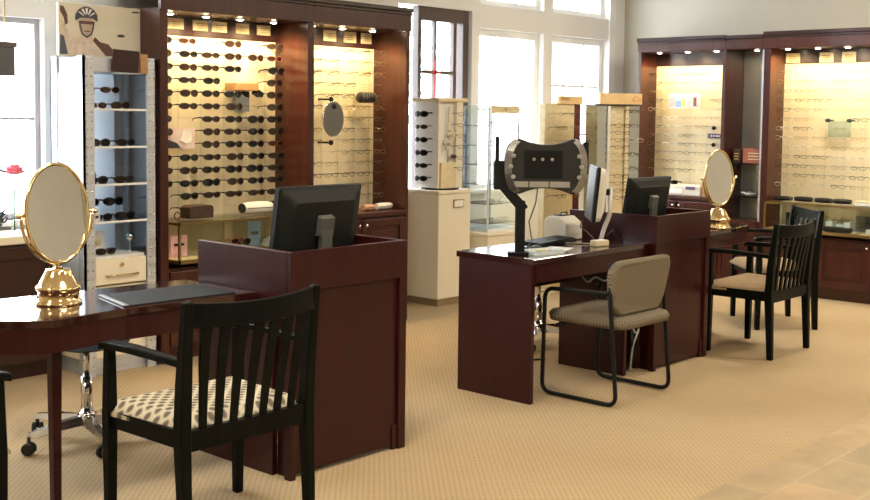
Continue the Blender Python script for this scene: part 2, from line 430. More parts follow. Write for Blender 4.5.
# ceiling lights of the shop (above and behind the camera)
for i, (x, y) in enumerate(((1.2, .8), (4.6, .9), (7.6, 1.2), (-.6, 3.6), (2.6, 3.0), (7.9, 3.2), (4.6, -1.8))):
    t = thing('ceiling_light', ['square ceiling light panel near the tiled entrance', 'square ceiling light panel over the tile edge', 'square ceiling light panel over the chairs', 'square ceiling light panel by the side wall', 'square ceiling light panel over the near counter', 'square ceiling light panel by the tall cabinets', 'square ceiling light panel at the back'][i], 'light', (x, y, CZ), 0, 'ceiling light panels')
    MB().box(x-.32, x+.32, y-.32, y-.29, CZ-.03, CZ).box(x-.32, x+.32, y+.29, y+.32, CZ-.03, CZ).box(x-.32, x-.29, y-.29, y+.29, CZ-.03, CZ).box(x+.29, x+.32, y-.29, y+.29, CZ-.03, CZ).build('frame', 'white_paint', t)
    B(x-.29, x+.29, y-.29, y+.29, CZ-.02, CZ-.008).build('diffuser', 'panel_glow', t)
    l = bpy.data.lights.new('ceiling_lamp', 'AREA'); l.shape = 'SQUARE'; l.size = .56; l.energy = 26; l.color = (1, .86, .67)
    lo = bpy.data.objects.new('ceiling_lamp', l); lo.location = (x, y, CZ-.035); COL.objects.link(lo)

# ------------------------------------------------------------------ glasses
def ring(cx, cz, a, b, y=0, n=14, wrap=0):
    return [(cx+a*math.cos(2*PI*k/n), y+wrap*(cx+a*math.cos(2*PI*k/n))**2, cz+b*math.sin(2*PI*k/n)*(1 if math.sin(2*PI*k/n) < 0 else .86)) for k in range(n)]
def glasses_proto(name, cat, frame, lens, a, b, r, temple, wrap=4.0, tint_parts=True):
    """front faces -y, temples run back to +y; origin at the bridge"""
    m = MB(); cx = .034
    for s in (-1, 1):
        m.tube(ring(s*cx, 0, a, b, 0, 14, wrap), r, 5, closed=True)
        xe = s*(cx+a); ye = wrap*(xe*xe)
        m.tube([(xe, ye, .006), (xe+s*.006, ye+.012, .008), (xe+s*.004, .06, .006), (xe, temple-.02, .002), (xe-s*.003, temple, -.012)], [r*1.6, r*1.7, r*1.3, r*1.2, r*1.2], 5)
    m.tube([(-cx+a*.9, 0, .006), (0, -.003, .010), (cx-a*.9, 0, .006)], r, 5)
    o = m.build(name, frame); o['category'] = cat
    for s in (-1, 1):
        L = MB(); pts = ring(s*cx, 0, a, b, .0005, 14, wrap)
        L.add(pts+[(s*cx, wrap*cx*cx-.002, 0)], [(i, (i+1) % 14, 14) for i in range(14)], True)
        L.build('lens', lens, o, local=True)
    return o
SUN = [glasses_proto('sunglasses', 'sunglasses', fr, ln, a, b, r, .125) for fr, ln, a, b, r in (
    ('frame_black', 'lens_black', .031, .021, .0030), ('frame_brown', 'lens_brown', .031, .023, .0026), ('frame_black', 'lens_brown', .032, .019, .0030),
    ('frame_red', 'lens_brown', .030, .018, .0022), ('frame_black', 'lens_black', .033, .024, .0034))]
SUN_W = ['black', 'brown', 'black brown lensed', 'reddish', 'large black']
OPT = [glasses_proto('optical_glasses', 'eyeglasses', fr, 'lens_clear', a, b, r, .125, 2.0) for fr, a, b, r in (
    ('frame_gold', .027, .017, .0012), ('frame_silver', .027, .018, .0012), ('frame_dark', .028, .015, .0016), ('frame_brown', .028, .016, .0018), ('frame_clear', .027, .018, .0014))]
OPT_W = ['gold rimmed', 'silver rimmed', 'dark rimmed', 'brown rimmed', 'clear rimmed']
used = set()
def glasses(kind, i, loc, rz, label, group):
    P = (SUN if kind == 's' else OPT)[i]
    o = copy_tree(P)
    o.rotation_euler = (0, 0, rz); o.location = loc
    o['label'] = label; o['group'] = group
    used.add(P)
    return o

# ------------------------------------------------------------------ lit wall cabinets
def downlight(x, y, z, label, group, power=9, aim=(0, 0)):
    power *= 1.48 if y > 5.7 else 1.0
    t = thing('downlight', label, 'light', (x, y, z), 0, group)
    MB().lathe([(.040, -.006), (.040, 0), (.026, 0), (.026, -.006)], 20, (x, y, z)).build('trim_ring', 'chrome', t)
    MB().lathe([(.0, -.013), (.012, -.012), (.020, -.008), (.023, -.004), (.025, -.001), (.0, -.001)], 20, (x, y, z)).build('lamp', 'lamp_glow', t)
    l = bpy.data.lights.new('bulb', 'SPOT'); l.energy = power; l.color = (1, .71, .36); l.shadow_soft_size = .03
    l.spot_size = math.radians(150); l.spot_blend = .7
    n_ = Vector((aim[0], aim[1], 0)); n_ = n_.normalized()*.07 if n_.length else n_
    lo = bpy.data.objects.new('bulb', l); COL.objects.link(lo); lo.location = (x-n_.x, y-n_.y, z-.035)
    lo.rotation_euler = Vector((aim[0], aim[1], -1)).to_track_quat('-Z', 'Y').to_euler()

class Frame2:     # maps cabinet coords (u along the wall, d depth from the front towards the wall, z) to the world
    def __init__(s, kind): s.k = kind; s.bd = .33 if kind == 'L' else .275
    def box(s, mb, u0, u1, d0, d1, z0, z1):
        if s.k == 'L': mb.box(u0, u1, 5.6+d0, 5.6+d1, z0, z1)              # faces -y
        else: mb.box(9.05+d0, 9.05+d1, u0, u1, z0, z1)                      # faces -x
        return mb
    def p(s, u, d, z): return (u, 5.6+d, z) if s.k == 'L' else (9.05+d, u, z)
FL, FR = Frame2('L'), Frame2('R')

def wall_cabinet(F, u0, u1, side0, side1, shelf_z, top, label, base_label_case, n_doors=2, rods=(), rows=None, dmax=.55, panel_z0=None, knob_u=None):
    """u0..u1 outer width; side0/side1 thickness of the side panels"""
    t = thing('display_cabinet', label, 'cabinet', F.p((u0+u1)/2, .25, 0))
    zs = 2.075
    F.box(MB(), u0, u0+side0, .0, dmax, 0, zs).build('side_panel', 'cabinet_wood', t, bevel=.003)
    F.box(MB(), u1-side1, u1, .0, dmax, 0, zs).build('side_panel', 'cabinet_wood', t, bevel=.003)
    a, b = u0+side0, u1-side1
    F.box(MB(), u0, u1, -.012, .02, zs, top-.03).build('fascia', 'cabinet_wood', t, bevel=.003)
    m = F.box(MB(), u0-.0, u1+.0, -.035, .03, top-.03, top); F.box(m, u0, u1, -.024, .02, top-.05, top-.03); F.box(m, u0, u1, .02, dmax, top-.02, top)
    m.build('crown_moulding', 'cabinet_dark', t, bevel=.004)
    F.box(MB(), a, b, .02, F.bd+.01, zs, zs+.02).build('soffit', 'cabinet_wood', t)
    F.box(MB(), a, b, F.bd-.005, F.bd+.015, 1.955, zs).build('header_panel', 'cabinet_dark', t)
    F.box(MB(), a, b, F.bd, F.bd+.015, shelf_z, 1.955).build('display_board', 'cream_panel', t)
    F.box(MB(), a, b, F.bd+.015, dmax, 0, zs).build('back_panel', 'cabinet_dark', t)
    m = F.box(MB(), a, b, .012, F.bd+.015, .08, shelf_z-.03); F.box(m, a, b, .05, F.bd+.015, 0, .08)
    m.build('base', 'cabinet_wood', t)
    for i in range(n_doors):
        d0 = a+(b-a)*i/n_doors+.006; d1 = a+(b-a)*(i+1)/n_doors-.006
        m = F.box(MB(), d0, d1, .0, .012, .10, shelf_z-.05)
        for q in ((d0, d0+.055, .10, shelf_z-.05), (d1-.055, d1, .10, shelf_z-.05), (d0+.055, d1-.055, .10, .155), (d0+.055, d1-.055, shelf_z-.105, shelf_z-.05)):
            F.box(m, q[0], q[1], -.010, .0, q[2], q[3])
        F.box(m, d0+.085, d1-.085, -.006, .0, .185, shelf_z-.135)
        d = m.build('door', 'cabinet_wood', t, bevel=.003)
        ku = d1-.028 if i == 0 else d0+.028
        k = MB(); c = F.p(ku, -.010, shelf_z-.085)
        k.ball((c[0]-(.012 if F is FR else 0), c[1]-(.012 if F is FL else 0), c[2]), .012); k.build('knob', 'chrome', d)
    if rods:
        for u in rods:
            m = MB(); p0, p1 = F.p(u, F.bd-.015, shelf_z+.01), F.p(u, F.bd-.015, 1.95)
            m.tube([p0, p1], .004, 6)
            for z in rows or ():
                m.tube([F.p(u, F.bd-.015, z+.004), F.p(u, F.bd-.14, z+.004)], .003, 5)
            m.build('display_rod', 'acrylic', t)
    return t

SUNX = [3.99, 4.173, 4.346, 4.526, 4.704, 4.865]
SUNZ = [1.918-.0791*k for k in range(14)]
cab1 = wall_cabinet(FL, 3.83, 5.0, .055, .035, .59, 2.235, 'tall wooden cabinet with a lit panel full of dark sunglasses', None, 2, SUNX, SUNZ, .595)
OPTX = [5.215, 5.37, 5.525, 5.68, 5.835]
OPTZ = [1.925-.0788*k for k in range(14)]
cab2 = wall_cabinet(FL, 5.0, 5.93, .02, .035, .80, 2.235, 'tall wooden cabinet with lit eyeglasses and a hanging oval mirror', None, 2, OPTX, OPTZ, .595)
FL.box(MB(), 5.02, 5.895, -.02, .345, .77, .80).build('counter_shelf', 'cabinet_wood', cab2, bevel=.003)
AY = [5.56, 5.40, 5.24, 5.08, 4.93]; AZ = [1.873-.079*k for k in range(13)]
cabA = wall_cabinet(FR, 4.77, 5.66, .035, .035, .78, 2.20, 'wooden display cabinet with pinkish card next to the window corner', None, 2, AY, AZ, .595)
FR.box(MB(), 4.805, 5.625, -.02, .29, .75, .78).build('counter_shelf', 'cabinet_wood', cabA, bevel=.003)
BY = [4.30, 4.135, 3.97, 3.805, 3.64, 3.475, 3.31, 3.145]; BZ = [1.878-.0791*k for k in range(13)]
cabB = wall_cabinet(FR, 2.95, 4.42, .035, .06, .54, 2.215, 'wide wooden display cabinet above a long lit glass case', None, 3, BY[:6], BZ, .595)

# mirrored alcove between the two cabinets of the side wall
t = thing('alcove_cabinet', 'narrow alcove with dark mirror back and glass shelves', 'cabinet', FR.p(4.595, .25, 0))
FR.box(MB(), 4.42, 4.77, -.01, .02, 2.075, 2.165).build('fascia', 'cabinet_wood', t, bevel=.003)
m = FR.box(MB(), 4.42, 4.77, -.03, .03, 2.165, 2.195); FR.box(m, 4.42, 4.77, .03, .595, 2.175, 2.195); m.build('crown_moulding', 'cabinet_dark', t, bevel=.003)
FR.box(MB(), 4.42, 4.77, .02, .34, 2.075, 2.095).build('soffit', 'cabinet_dark', t)
for u in (4.422, 4.597): FR.box(MB(), u, u+.171, .33, .342, .60, 2.075).build('mirror_panel', 'cloudy_mirror', t)
FR.box(MB(), 4.42, 4.77, .342, .595, 0, 2.075).build('back_panel', 'cabinet_dark', t)
m = FR.box(MB(), 4.422, 4.768, .012, .342, .08, .60); FR.box(m, 4.422, 4.768, .05, .342, 0, .08); m.build('base', 'cabinet_wood', t)
FR.box(MB(), 4.44, 4.75, 0, .012, .11, .57).build('door', 'cabinet_wood', t, bevel=.004)
for z in (.80, 1.085): FR.box(MB(), 4.423, 4.767, .03, .328, z, z+.008).build('glass_shelf', 'shelf_glass', t)
FR.box(MB(), 4.425, 4.445, .02, .05, .60, 2.07).build('metal_upright', 'aluminium', t)

# down lights
for i, x in enumerate((4.018, 4.28, 4.542, 4.816)):
    downlight(x, 5.77, 2.075, f'{NTH[i]} small recessed downlight from the advertising board above the sunglasses panel', 'downlights above the sunglasses panel', 7.0, (0, .28))
for i, x in enumerate((5.149, 5.429, 5.723)):
    downlight(x, 5.77, 2.075, f'{NTH[i]} recessed downlight from the partition above the oval mirror panel', 'downlights above the oval mirror panel', 6.0, (0, .28))
for i, y in enumerate((5.5, 5.211, 4.923)):
    downlight(9.16, y, 2.075, f'{NTH[i]} recessed downlight from the window corner above the pinkish card', 'downlights above the corner panel', 6.0, (.28, 0))
downlight(9.2, 4.561, 2.075, 'single recessed downlight in the top of the mirrored alcove', None, 2.0, (.3, 0))
for i, y in enumerate((4.261, 3.999, 3.746, 3.45, 3.15)):
    downlight(9.16, y, 2.075, f'{NTH[i]} recessed downlight from the mirrored alcove over the wide cabinet', 'downlights over the wide cabinet', 6.0, (.28, 0))

# small cream name cards along the headers
def placard(F, u0, u1, z0, z1, label, group):
    t = thing('name_card', label, 'card', F.p((u0+u1)/2, F.bd-.008, z0), 0, group)
    F.box(MB(), u0, u1, F.bd-.011, F.bd-.005, z0, z1).build('card', 'card_cream', t)
    m = MB(); h = z1-z0
    for k in range(3):
        w = (u1-u0)*(.30 if k == 0 else random.uniform(.18, .28)); c = (u0+u1)/2
        F.box(m, c-w, c+w, F.bd-.0125, F.bd-.011, z1-h*(.35+.2*k), z1-h*(.29+.2*k))
    m.build('printed_line', 'kick_tan', t)
for i, (a, b) in enumerate(((4.107, 4.222), (4.292, 4.405), (4.438, 4.555), (4.628, 4.735), (4.801, 4.915))):
    placard(FL, a, b, 1.995, 2.060, f'small cream name card above the sunglasses panel, {NTH[i]} from the advertising board', 'name cards above the sunglasses')
for i, (a, b) in enumerate(((5.39, 5.51), (5.585, 5.705), (5.753, 5.86))):
    placard(FL, a, b, 1.99, 2.066, f'small cream name card above the oval mirror panel, {NTH[i]} from the partition', 'name cards above the oval mirror panel')
for i, (b, a) in enumerate(((4.348, 4.223), (4.05, 3.93), (3.857, 3.74), (3.56, 3.44))):
    placard(FR, a, b, 1.960, 2.043, f'small cream name card over the wide cabinet, {NTH[i]} from the alcove', 'name cards over the wide cabinet')

# ---- sunglasses on the first panel
MISS = {(0, 2), (0, 4), (2, 4), (3, 3), (3, 4), (4, 4), (5, 4), (6, 1), (7, 1), (8, 0), (8, 1), (12, 0), (13, 0), (13, 2), (13, 3), (13, 4)}
for r in range(14):
    for c in range(6):
        if (r, c) in MISS: continue
        i = random.choice([0, 0, 1, 1, 2, 4, 2])
        if (r, c) in ((1, 5), (8, 5), (0, 1)): i = 3
        glasses('s', i, (SUNX[c]+random.uniform(-.008, .008), 5.792+random.uniform(-.006, .006), SUNZ[r]), random.uniform(-.05, .05),
                f'{SUN_W[i]} sunglasses, lit sunglasses panel, {ORD[r]} row, {NTH[c]} column from the cyclist board', 'sunglasses on the lit panel')
# ---- eyeglasses on the other panels
MISS2 = {(5, 1), (6, 1), (7, 1), (8, 1), (3, 3), (3, 4), (9, 1), (4, 0), (10, 2), (9, 0), (6, 0), (12, 0), (13, 0), (13, 1), (13, 2), (12, 1), (12, 2), (4, 3), (4, 4)}
for r in range(14):
    for c in range(5):
        if (r, c) in MISS2: continue
        i = random.choice([0, 0, 1, 2, 2, 3, 4])
        glasses('o', i, (OPTX[c]+random.uniform(-.008, .008), 5.80, OPTZ[r]), random.uniform(-.06, .06),
                f'{OPT_W[i]} eyeglasses on the oval mirror panel, {ORD[r]} row, {NTH[c]} column from the partition', 'eyeglasses on the oval mirror panel')
MISS3 = {(r, c) for r in (2, 3, 4) for c in (1, 2, 3)}|{(r, 4) for r in (6, 7, 8)}|{(12, c) for c in range(5)}|{(11, 4), (10, 4), (11, 3), (7, 3)}
for r in range(13):
    for c in range(5):
        if (r, c) in MISS3: continue
        i = random.choice([0, 0, 1, 0, 2, 3, 4, 4])
        glasses('o', i, (9.185, AY[c]+random.uniform(-.008, .008), AZ[r]), -PI/2+random.uniform(-.05, .05),
                f'{OPT_W[i]} eyeglasses on the pinkish card panel, {ORD[r]} row, {NTH[c]} column from the window', 'eyeglasses on the corner panel')
MISS4 = {(5, 3), (5, 2), (6, 2)}
for r in range(13):
    for c in range(6):
        if (r, c) in MISS4 or (r == 12 and c > 4): continue
        i = random.choice([0, 0, 1, 0, 2, 3, 4, 4])
        if c == 1 and r in (9, 10, 11): i = 2
        glasses('o', i, (9.185, BY[c]+random.uniform(-.008, .008), BZ[r]), -PI/2+random.uniform(-.05, .05),
                f'{OPT_W[i]} eyeglasses on the wide cabinet panel, {ORD[r]} row, {NTH[c]} column from the alcove', 'eyeglasses on the wide cabinet panel')

# ---- extras on the panels
# photo card on the sunglasses panel
t = thing('photo_card', 'curved pinkish advertising card tucked into the sunglasses panel', 'card', (4.16, 5.88, 1.25))
MB().add([], []); m = MB()
sec = []
for k in range(9):
    x = 4.05+.21*k/8; yb = 5.86-.03*math.sin(PI*k/8)
    sec.append([(x, yb, 1.26), (x, yb+.004, 1.26), (x, yb+.004, 1.385), (x, yb, 1.385)])
m.loft(sec).build('card', 'pale_pink', t)
MB().prism([(4.04, 1.265), (4.13, 1.265), (4.10, 1.295), (4.04, 1.315)], 5.822, 5.827, 'y').build('printed_figure', 'ink', t)
MB().prism([(4.12, 1.31), (4.17, 1.29), (4.21, 1.31), (4.20, 1.37), (4.14, 1.375)], 5.818, 5.823, 'y').build('printed_face', 'card_white', t)
# small shelf with mirror under it
t = thing('panel_mirror', 'small framed mirror under a brown bracket on the sunglasses panel', 'mirror', (4.65, 5.85, 1.49))
B(4.545, 4.72, 5.80, 5.93, 1.625, 1.675).build('bracket', 'wood_tan', t, bevel=.004)
MB().obox((4.735, 5.83, 1.61), .05, .06, .03, 0, 0, .5).build('clip', 'black_plastic', t)
B(4.60, 4.71, 5.885, 5.895, 1.49, 1.622).build('glass', 'dark_mirror', t)
# hanging oval mirror
t = thing('hanging_mirror', 'oval mirror between two black knobs on the eyeglasses panel', 'mirror', (5.365, 5.84, 1.28))
m = MB(); n = 28
for yy, mi in ((5.79, 0), (5.80, 0)): pass
m.prism([(5.365+.094*math.cos(2*PI*k/n), 1.447+.118*math.sin(2*PI*k/n)) for k in range(n)], 5.785, 5.793, 'y').build('glass', 'grey_mirror', t)
m = MB(); m.tube([(5.365+.096*math.cos(2*PI*k/n), 5.790, 1.447+.120*math.sin(2*PI*k/n)) for k in range(n)], .005, 6, closed=True); m.build('rim', 'chrome', t)
for z in (1.582, 1.283):
    MB().ball((5.355, 5.80, z), .018).tube([(5.355, 5.80, z), (5.355, 5.935, z)], .007, 8).build('knob', 'black_plastic', t)
MB().ball((5.37, 5.782, 1.535), .022, .006, .02).build('sticker', 'black_plastic', t)
# barrel
t = thing('barrel_holder', 'dark ribbed barrel shaped holder on the oval mirror panel', 'holder', (5.71, 5.85, 1.56))
MB().lathe([(.0, -.075), (.032, -.075), (.037, -.065), (.037, .065), (.032, .075), (0, .075)], 18, (5.715, 5.82, 1.60), 'x').build('barrel', 'frame_black', t)
m = MB()
for k in range(5): m.lathe([(.039, -.005), (.039, .005)], 18, (5.657+.029*k, 5.82, 1.60), 'x')
m.build('band', 'grey_plastic', t)
MB().tube([(5.715, 5.86, 1.60), (5.715, 5.935, 1.60)], .01, 8).build('peg', 'chrome', t)
B(5.64, 5.77, 5.915, 5.925, 1.45, 1.55).build('backing_plate', 'card_cream', t)
# children's card on the corner panel
t = thing('picture_card', 'pink and blue picture card pinned among the corner eyeglasses', 'card', (9.28, 5.25, 1.56))
FR.box(MB(), 5.10, 5.42, .16, .168, 1.565, 1.70).build('card', 'card_white', t)
m = FR.box(MB(), 5.11, 5.24, .156, .16, 1.575, 1.675); m.build('pink_picture', 'pink_print', t)
FR.box(MB(), 5.355, 5.415, .156, .16, 1.58, 1.67).build('pale_picture', 'pink_print', t)
FR.box(MB(), 5.29, 5.35, .156, .16, 1.575, 1.64).build('blue_picture', 'blue_print', t)
FR.box(MB(), 5.25, 5.285, .156, .16, 1.575, 1.65).build('yellow_picture', 'yellow_print', t)
FR.box(MB(), 5.135, 5.165, .153, .156, 1.585, 1.665).build('dark_picture', 'print_brown', t)
m = MB()
for u in (5.20, 5.36): m.tube([FR.p(u, .168, 1.66), FR.p(u, .277, 1.66)], .006, 6)
m.build('standoff', 'chrome', t)
t = thing('name_plate', 'purple name plate between two dark knobs on the corner panel', 'sign', FR.p(5.0, .3, 1.30))
FR.box(MB(), 4.944, 5.065, .250, .276, 1.300, 1.340).build('plate', 'purple_label', t, bevel=.003)
m = MB()
for k, w in enumerate((.016, .012, .018, .012)): FR.box(m, 5.035-.026*k-w, 5.035-.026*k, .2485, .250, 1.313, 1.327)
m.build('lettering', 'card_white', t)
for z, nm in ((1.392, 'upper'), (1.239, 'lower')):
    c = FR.p(4.995, .23, z)
    solo('round_knob', MB().ball(c, .019).tube([c, FR.p(4.995, .278, z)], .006, 8), 'black_plastic', f'small dark round knob just {"above" if nm == "upper" else "below"} the purple name plate', 'knob', c)
t = thing('glass_plate', 'small square glass plate held by two dark green knobs, wide cabinet', 'glass plate', FR.p(3.82, .28, 1.34))
FR.box(MB(), 3.73, 3.92, .19, .198, 1.335, 1.47).build('glass', 'shelf_glass', t)
for u in (3.917, 3.735):
    c = FR.p(u, .17, 1.475); MB().ball(c, .020, .026, .016).tube([c, FR.p(u, .278, 1.475)], .006, 8).build('knob', 'green_leaf', t)

# ------------------------------------------------------------------ glass cases
def glass_case(F, u0, u1, z0, z1, label, divs, d0=-.06, d1=None):
    d1 = d1 or F.bd-.001
    t = thing('display_case', label, 'display case', F.p((u0+u1)/2, .12, z0))
    w = .014
    m = MB()
    for q in ((u0, u1, d0, d0+w, z0, z0+.022), (u0, u1, d0, d0+w, z1-.016, z1), (u0, u0+w, d0, d0+w, z0, z1), (u1-w, u1, d0, d0+w, z0, z1), (u0, u0+w, d0, d1, z1-.016, z1), (u1-w, u1, d0, d1, z1-.016, z1), (u0, u0+w, d0, d1, z0, z0+.022), (u1-w, u1, d0, d1, z0, z0+.022)): F.box(m, *q)
    m.build('metal_frame', 'dull_brass', t)
    F.box(MB(), u0+w, u1-w, d0+.004, d0+.009, z0+.022, z1-.016).build('front_glass', 'glass', t)
    F.box(MB(), u0+w, u1-w, d0+w, d1, z1-.010, z1-.003).build('top_glass', 'glass', t)
    F.box(MB(), u0+w, u1-w, d0+w, d1, z0+.002, z0+.02).build('case_floor', 'case_tan', t)
    F.box(MB(), u0+w, u1-w, d1-.008, d1, z0+.02, z1-.016).build('case_back', 'case_tan', t)
    for u in divs: F.box(MB(), u-.003, u+.003, d0+w, d1-.01, z0+.022, z1-.018).build('divider', 'acrylic', t)
    return t
mat('lamp_glow_soft', (.9, .85, .7), None, .4, emit=(1, .80, .48), es=.8)
caseL = glass_case(FL, 3.915, 4.955, .59, .835, 'brass edged glass case under the dark sunglasses panel', (4.25, 4.60))
caseR = glass_case(FR, 3.02, 4.35, .54, .785, 'long brass edged glass case under the wide cabinet', (3.92, 3.56))

def spec_case(F, u0, u1, d, z, h, m, label, cat='glasses case', ends=None, group=None):
    t = thing('glasses_case', label, cat, F.p((u0+u1)/2, d, z), 0, group)
    n = 16; secs = []
    L = u1-u0
    for k in range(9):
        s = k/8; r = h/2*(.80+.2*math.sin(PI*min(max(s*1.0, .0), 1))**.5); uu = u0+L*s
        loop = []
        for q in range(n):
            a = 2*PI*q/n; dd, zz = r*1.25*math.cos(a), r*math.sin(a)
            loop.append(F.p(uu, d+dd, z+h/2+zz))
        secs.append(loop)
    b = MB().loft(secs, True, True); b.build('shell', m, t)
    q = MB()
    F.box(q, u0+.01, u1-.01, d-h*.63, d-h*.60, z+h*.47, z+h*.53); q.build('seam', 'ink', t)
    if ends:
        MB().loft([[F.p(u0-.004+e, d+h*.5*math.cos(2*PI*k/n), z+h/2+h*.40*math.sin(2*PI*k/n)) for k in range(n)] for e in (0, .006)], True, True).build('end_cap', ends, t)
    return t
# on the left case
t = thing('leather_box', 'dark brown leather box on the glass case', 'box', (4.195, 5.75, .835))
m = MB(); m.prism([(4.105, .836), (4.285, .836), (4.285, .905), (4.26, .917), (4.13, .917), (4.105, .905)], 5.70, 5.80, 'y').build('body', 'brown_leather', t, bevel=.004)
B(4.103, 4.287, 5.697, 5.70, .882, .886).build('seam', 'ink', t)
spec_case(FL, 4.545, 4.775, .15, .836, .078, 'white_leather', 'white glasses case with dark end on the glass case', ends='ink')
m = MB(); m.tube([(4.03+.022*math.cos(2*PI*k/16), 5.72, .860+.022*math.sin(2*PI*k/16)) for k in range(16)], .004, 6, closed=True)
solo('ring_stand', m, 'frame_red', 'small reddish ring standing at the glass case end', 'stand', (4.03, 5.72, .836))
spec_case(FL, 5.60, 5.70, .13, .801, .045, 'peach_leather', 'peach glasses case on the shelf beside the monitor')
spec_case(FL, 5.72, 5.87, .12, .801, .05, 'white_leather', 'cream glasses case on the shelf by the cabinet side')
# on the right case
for i, (b, a) in enumerate(((4.345, 4.195), (4.165, 4.015), (3.99, 3.845), (3.83, 3.685))):
    spec_case(FR, a, b, .14, .786, .045 if i else .04, 'frame_black' if i != 1 else 'dark_plastic', f'{NTH[i]} dark glasses case from the alcove on the long glass case', group='dark cases on the long glass case')
t = thing('cream_box', 'flat cream carton on the long glass case', 'box', FR.p(3.53, .14, .786))
FR.box(MB(), 3.455, 3.635, .08, .20, .786, .818).build('body', 'card_white', t, bevel=.003); FR.box(MB(), 3.453, 3.637, .078, .202, .812, .822).build('lid', 'card_cream', t)
# inside the left case
def stand_card(F, u, d, z, w, h, m, label):
    t = thing('display_card', label, 'card', F.p(u, d, z))
    F.box(MB(), u-w/2, u+w/2, d, d+.004, z, z+h).build('card', m, t); F.box(MB(), u-w*.3, u+w*.3, d-.002, d, z+h*.5, z+h*.62).build('printed_line', 'ink', t)
    F.box(MB(), u-w*.2, u+w*.2, d+.004, d+.05, z, z+.004).build('foot', m, t)
stand_card(FL, 4.04, .12, .611, .12, .13, 'pink_print', 'colourful card at the near end of the left glass case')
stand_card(FL, 4.66, .17, .611, .10, .17, 'blue_print', 'bluish card standing in the middle of the left glass case')
t = thing('domed_stand', 'pale domed stand inside the left glass case', 'stand', (4.78, 5.74, .611))
MB().lathe([(.07, 0), (.07, .01), (.055, .05), (.0, .075)], 20, (4.78, 5.74, .611)).build('dome', 'card_white', t); MB().lathe([(.074, 0), (.074, .012)], 20, (4.78, 5.74, .61)).build('rim', 'brass', t)
solo('domed_tray', MB().lathe([(.05, 0), (.05, .015), (.04, .05), (0, .062)], 18, (4.90, 5.76, .611)), 'yellow_print', 'small yellowish dome beside the pale domed stand', 'stand', (4.90, 5.76, .611))
for i, (u, d, z, rz) in enumerate(((4.42, .02, .72, .3), (4.50, .09, .70, -.2), (4.34, .12, .68, .1))):
    P = 3 if i == 0 else (1, 0)[i-1]
    glasses('s', P, (u, 5.6+d, z-.03), rz, ['reddish sunglasses at the front of the left glass case', 'brown sunglasses behind the reddish pair, left glass case', 'black sunglasses behind the reddish pair, left glass case'][i], 'sunglasses in the left glass case')
    solo('acrylic_stand', B(u-.03, u+.03, 5.6+d+.0, 5.6+d+.10, .611, z-.05), 'acrylic', ['clear block under the reddish sunglasses', 'clear block under the brown sunglasses', 'clear block under the black sunglasses'][i]+' in the left glass case', 'stand', (u, 5.6+d+.05, .611))
# inside the right case
NAMES = ['silver', 'dark', 'brown', 'gold', 'dark', 'silver', 'brown', 'gold']
for i, u in enumerate((4.26, 4.16, 4.06, 3.86, 3.78, 3.70, 3.50, 3.40)):
    j = [1, 2, 3, 0, 2, 1, 3, 0][i]; z = (.60, .62, .60, .66, .64, .66, .62, .60)[i]; d = (.05, .12, .05, .14, .16, .12, .08, .1)[i]
    solo('acrylic_stand', FR.box(MB(), u-.028, u+.028, d-.01, d+.09, .561, z-.022), 'acrylic_edge', f'{NTH[i]} little pale block from the alcove inside the long glass case', 'stand', FR.p(u, d, .561), group='blocks in the long glass case')
    glasses('o', j, FR.p(u, d-.005, z), -PI/2, f'{OPT_W[j]} eyeglasses on the {NTH[i]} block from the alcove, long glass case', 'eyeglasses in the long glass case')
spec_case(FR, 3.62, 3.86, .01, .561, .05, 'frame_black', 'black case lying inside the long glass case')
stand_card(FR, 4.22, .22, .561, .12, .12, 'green_leaf', 'dark green card at the alcove end of the long glass case')
stand_card(FR, 3.60, .22, .561, .14, .13, 'grey_plastic', 'grey card at the back of the long glass case')

# alcove contents
for i, (u, w, z, h, m, lab) in enumerate(((4.54, .20, 1.093, .13, 'red_box', 'wide reddish carton on the upper glass shelf of the alcove'), (4.70, .07, 1.093, .12, 'brown_leather', 'narrow brown box beside the reddish carton in the alcove'))):
    t = thing('carton', lab, 'box', FR.p(u, .15, z))
    FR.box(MB(), u-w/2, u+w/2, .10, .26, z, z+h).build('body', m, t, bevel=.003)
    m2 = MB()
    for k in range(3): FR.box(m2, u-w*.3, u+w*.25, .0985, .10, z+h*(.25+.2*k), z+h*(.31+.2*k))
    m2.build('printed_line', 'card_cream', t)
t = thing('glass_dish', 'low pale glass dish on the lower alcove shelf', 'dish', FR.p(4.58, .15, .808))
MB().lathe([(.05, 0), (.085, .03), (.08, .03), (.045, .006)], 20, FR.p(4.58, .15, .8085)).build('bowl', 'acrylic_edge', t)
MB().lathe([(.035, .006), (.05, .02), (.02, .05), (0, .055)], 14, FR.p(4.58, .15, .8085)).build('lid', 'shelf_glass', t)

# on the corner cabinet's shelf
t = thing('carton', 'low cream carton on the corner cabinet shelf', 'box', FR.p(5.2, .12, .78))
FR.box(MB(), 5.00, 5.45, .02, .25, .781, .875).build('body', 'ivory_plastic', t, bevel=.005)
FR.box(MB(), 5.05, 5.14, .012, .02, .84, .865).build('label_patch', 'purple_label', t)
FR.box(MB(), 5.18, 5.42, .012, .02, .80, .83).build('front_strip', 'card_white', t)
t = thing('paper_bag', 'tan wooden caddy beside the cream carton on the corner shelf', 'caddy', FR.p(4.93, .1, .78))
m = MB(); q = [(4.86, .781), (4.99, .781), (4.99, .91), (4.965, .93), (4.945, 1.0), (4.915, 1.0), (4.90, .93), (4.86, .90)]
m.prism(q, 9.08, 9.20, 'x').build('body', 'wood_tan', t, bevel=.003)
FR.box(MB(), 4.945, 4.965, .02, .028, .93, .985).build('tag', 'card_white', t)
t.name = 'wooden_caddy'
glasses('s', 0, FR.p(5.33, .07, .893), -PI/2+.2, 'black sunglasses lying on the cream carton, corner shelf', 'sunglasses on the cream carton')

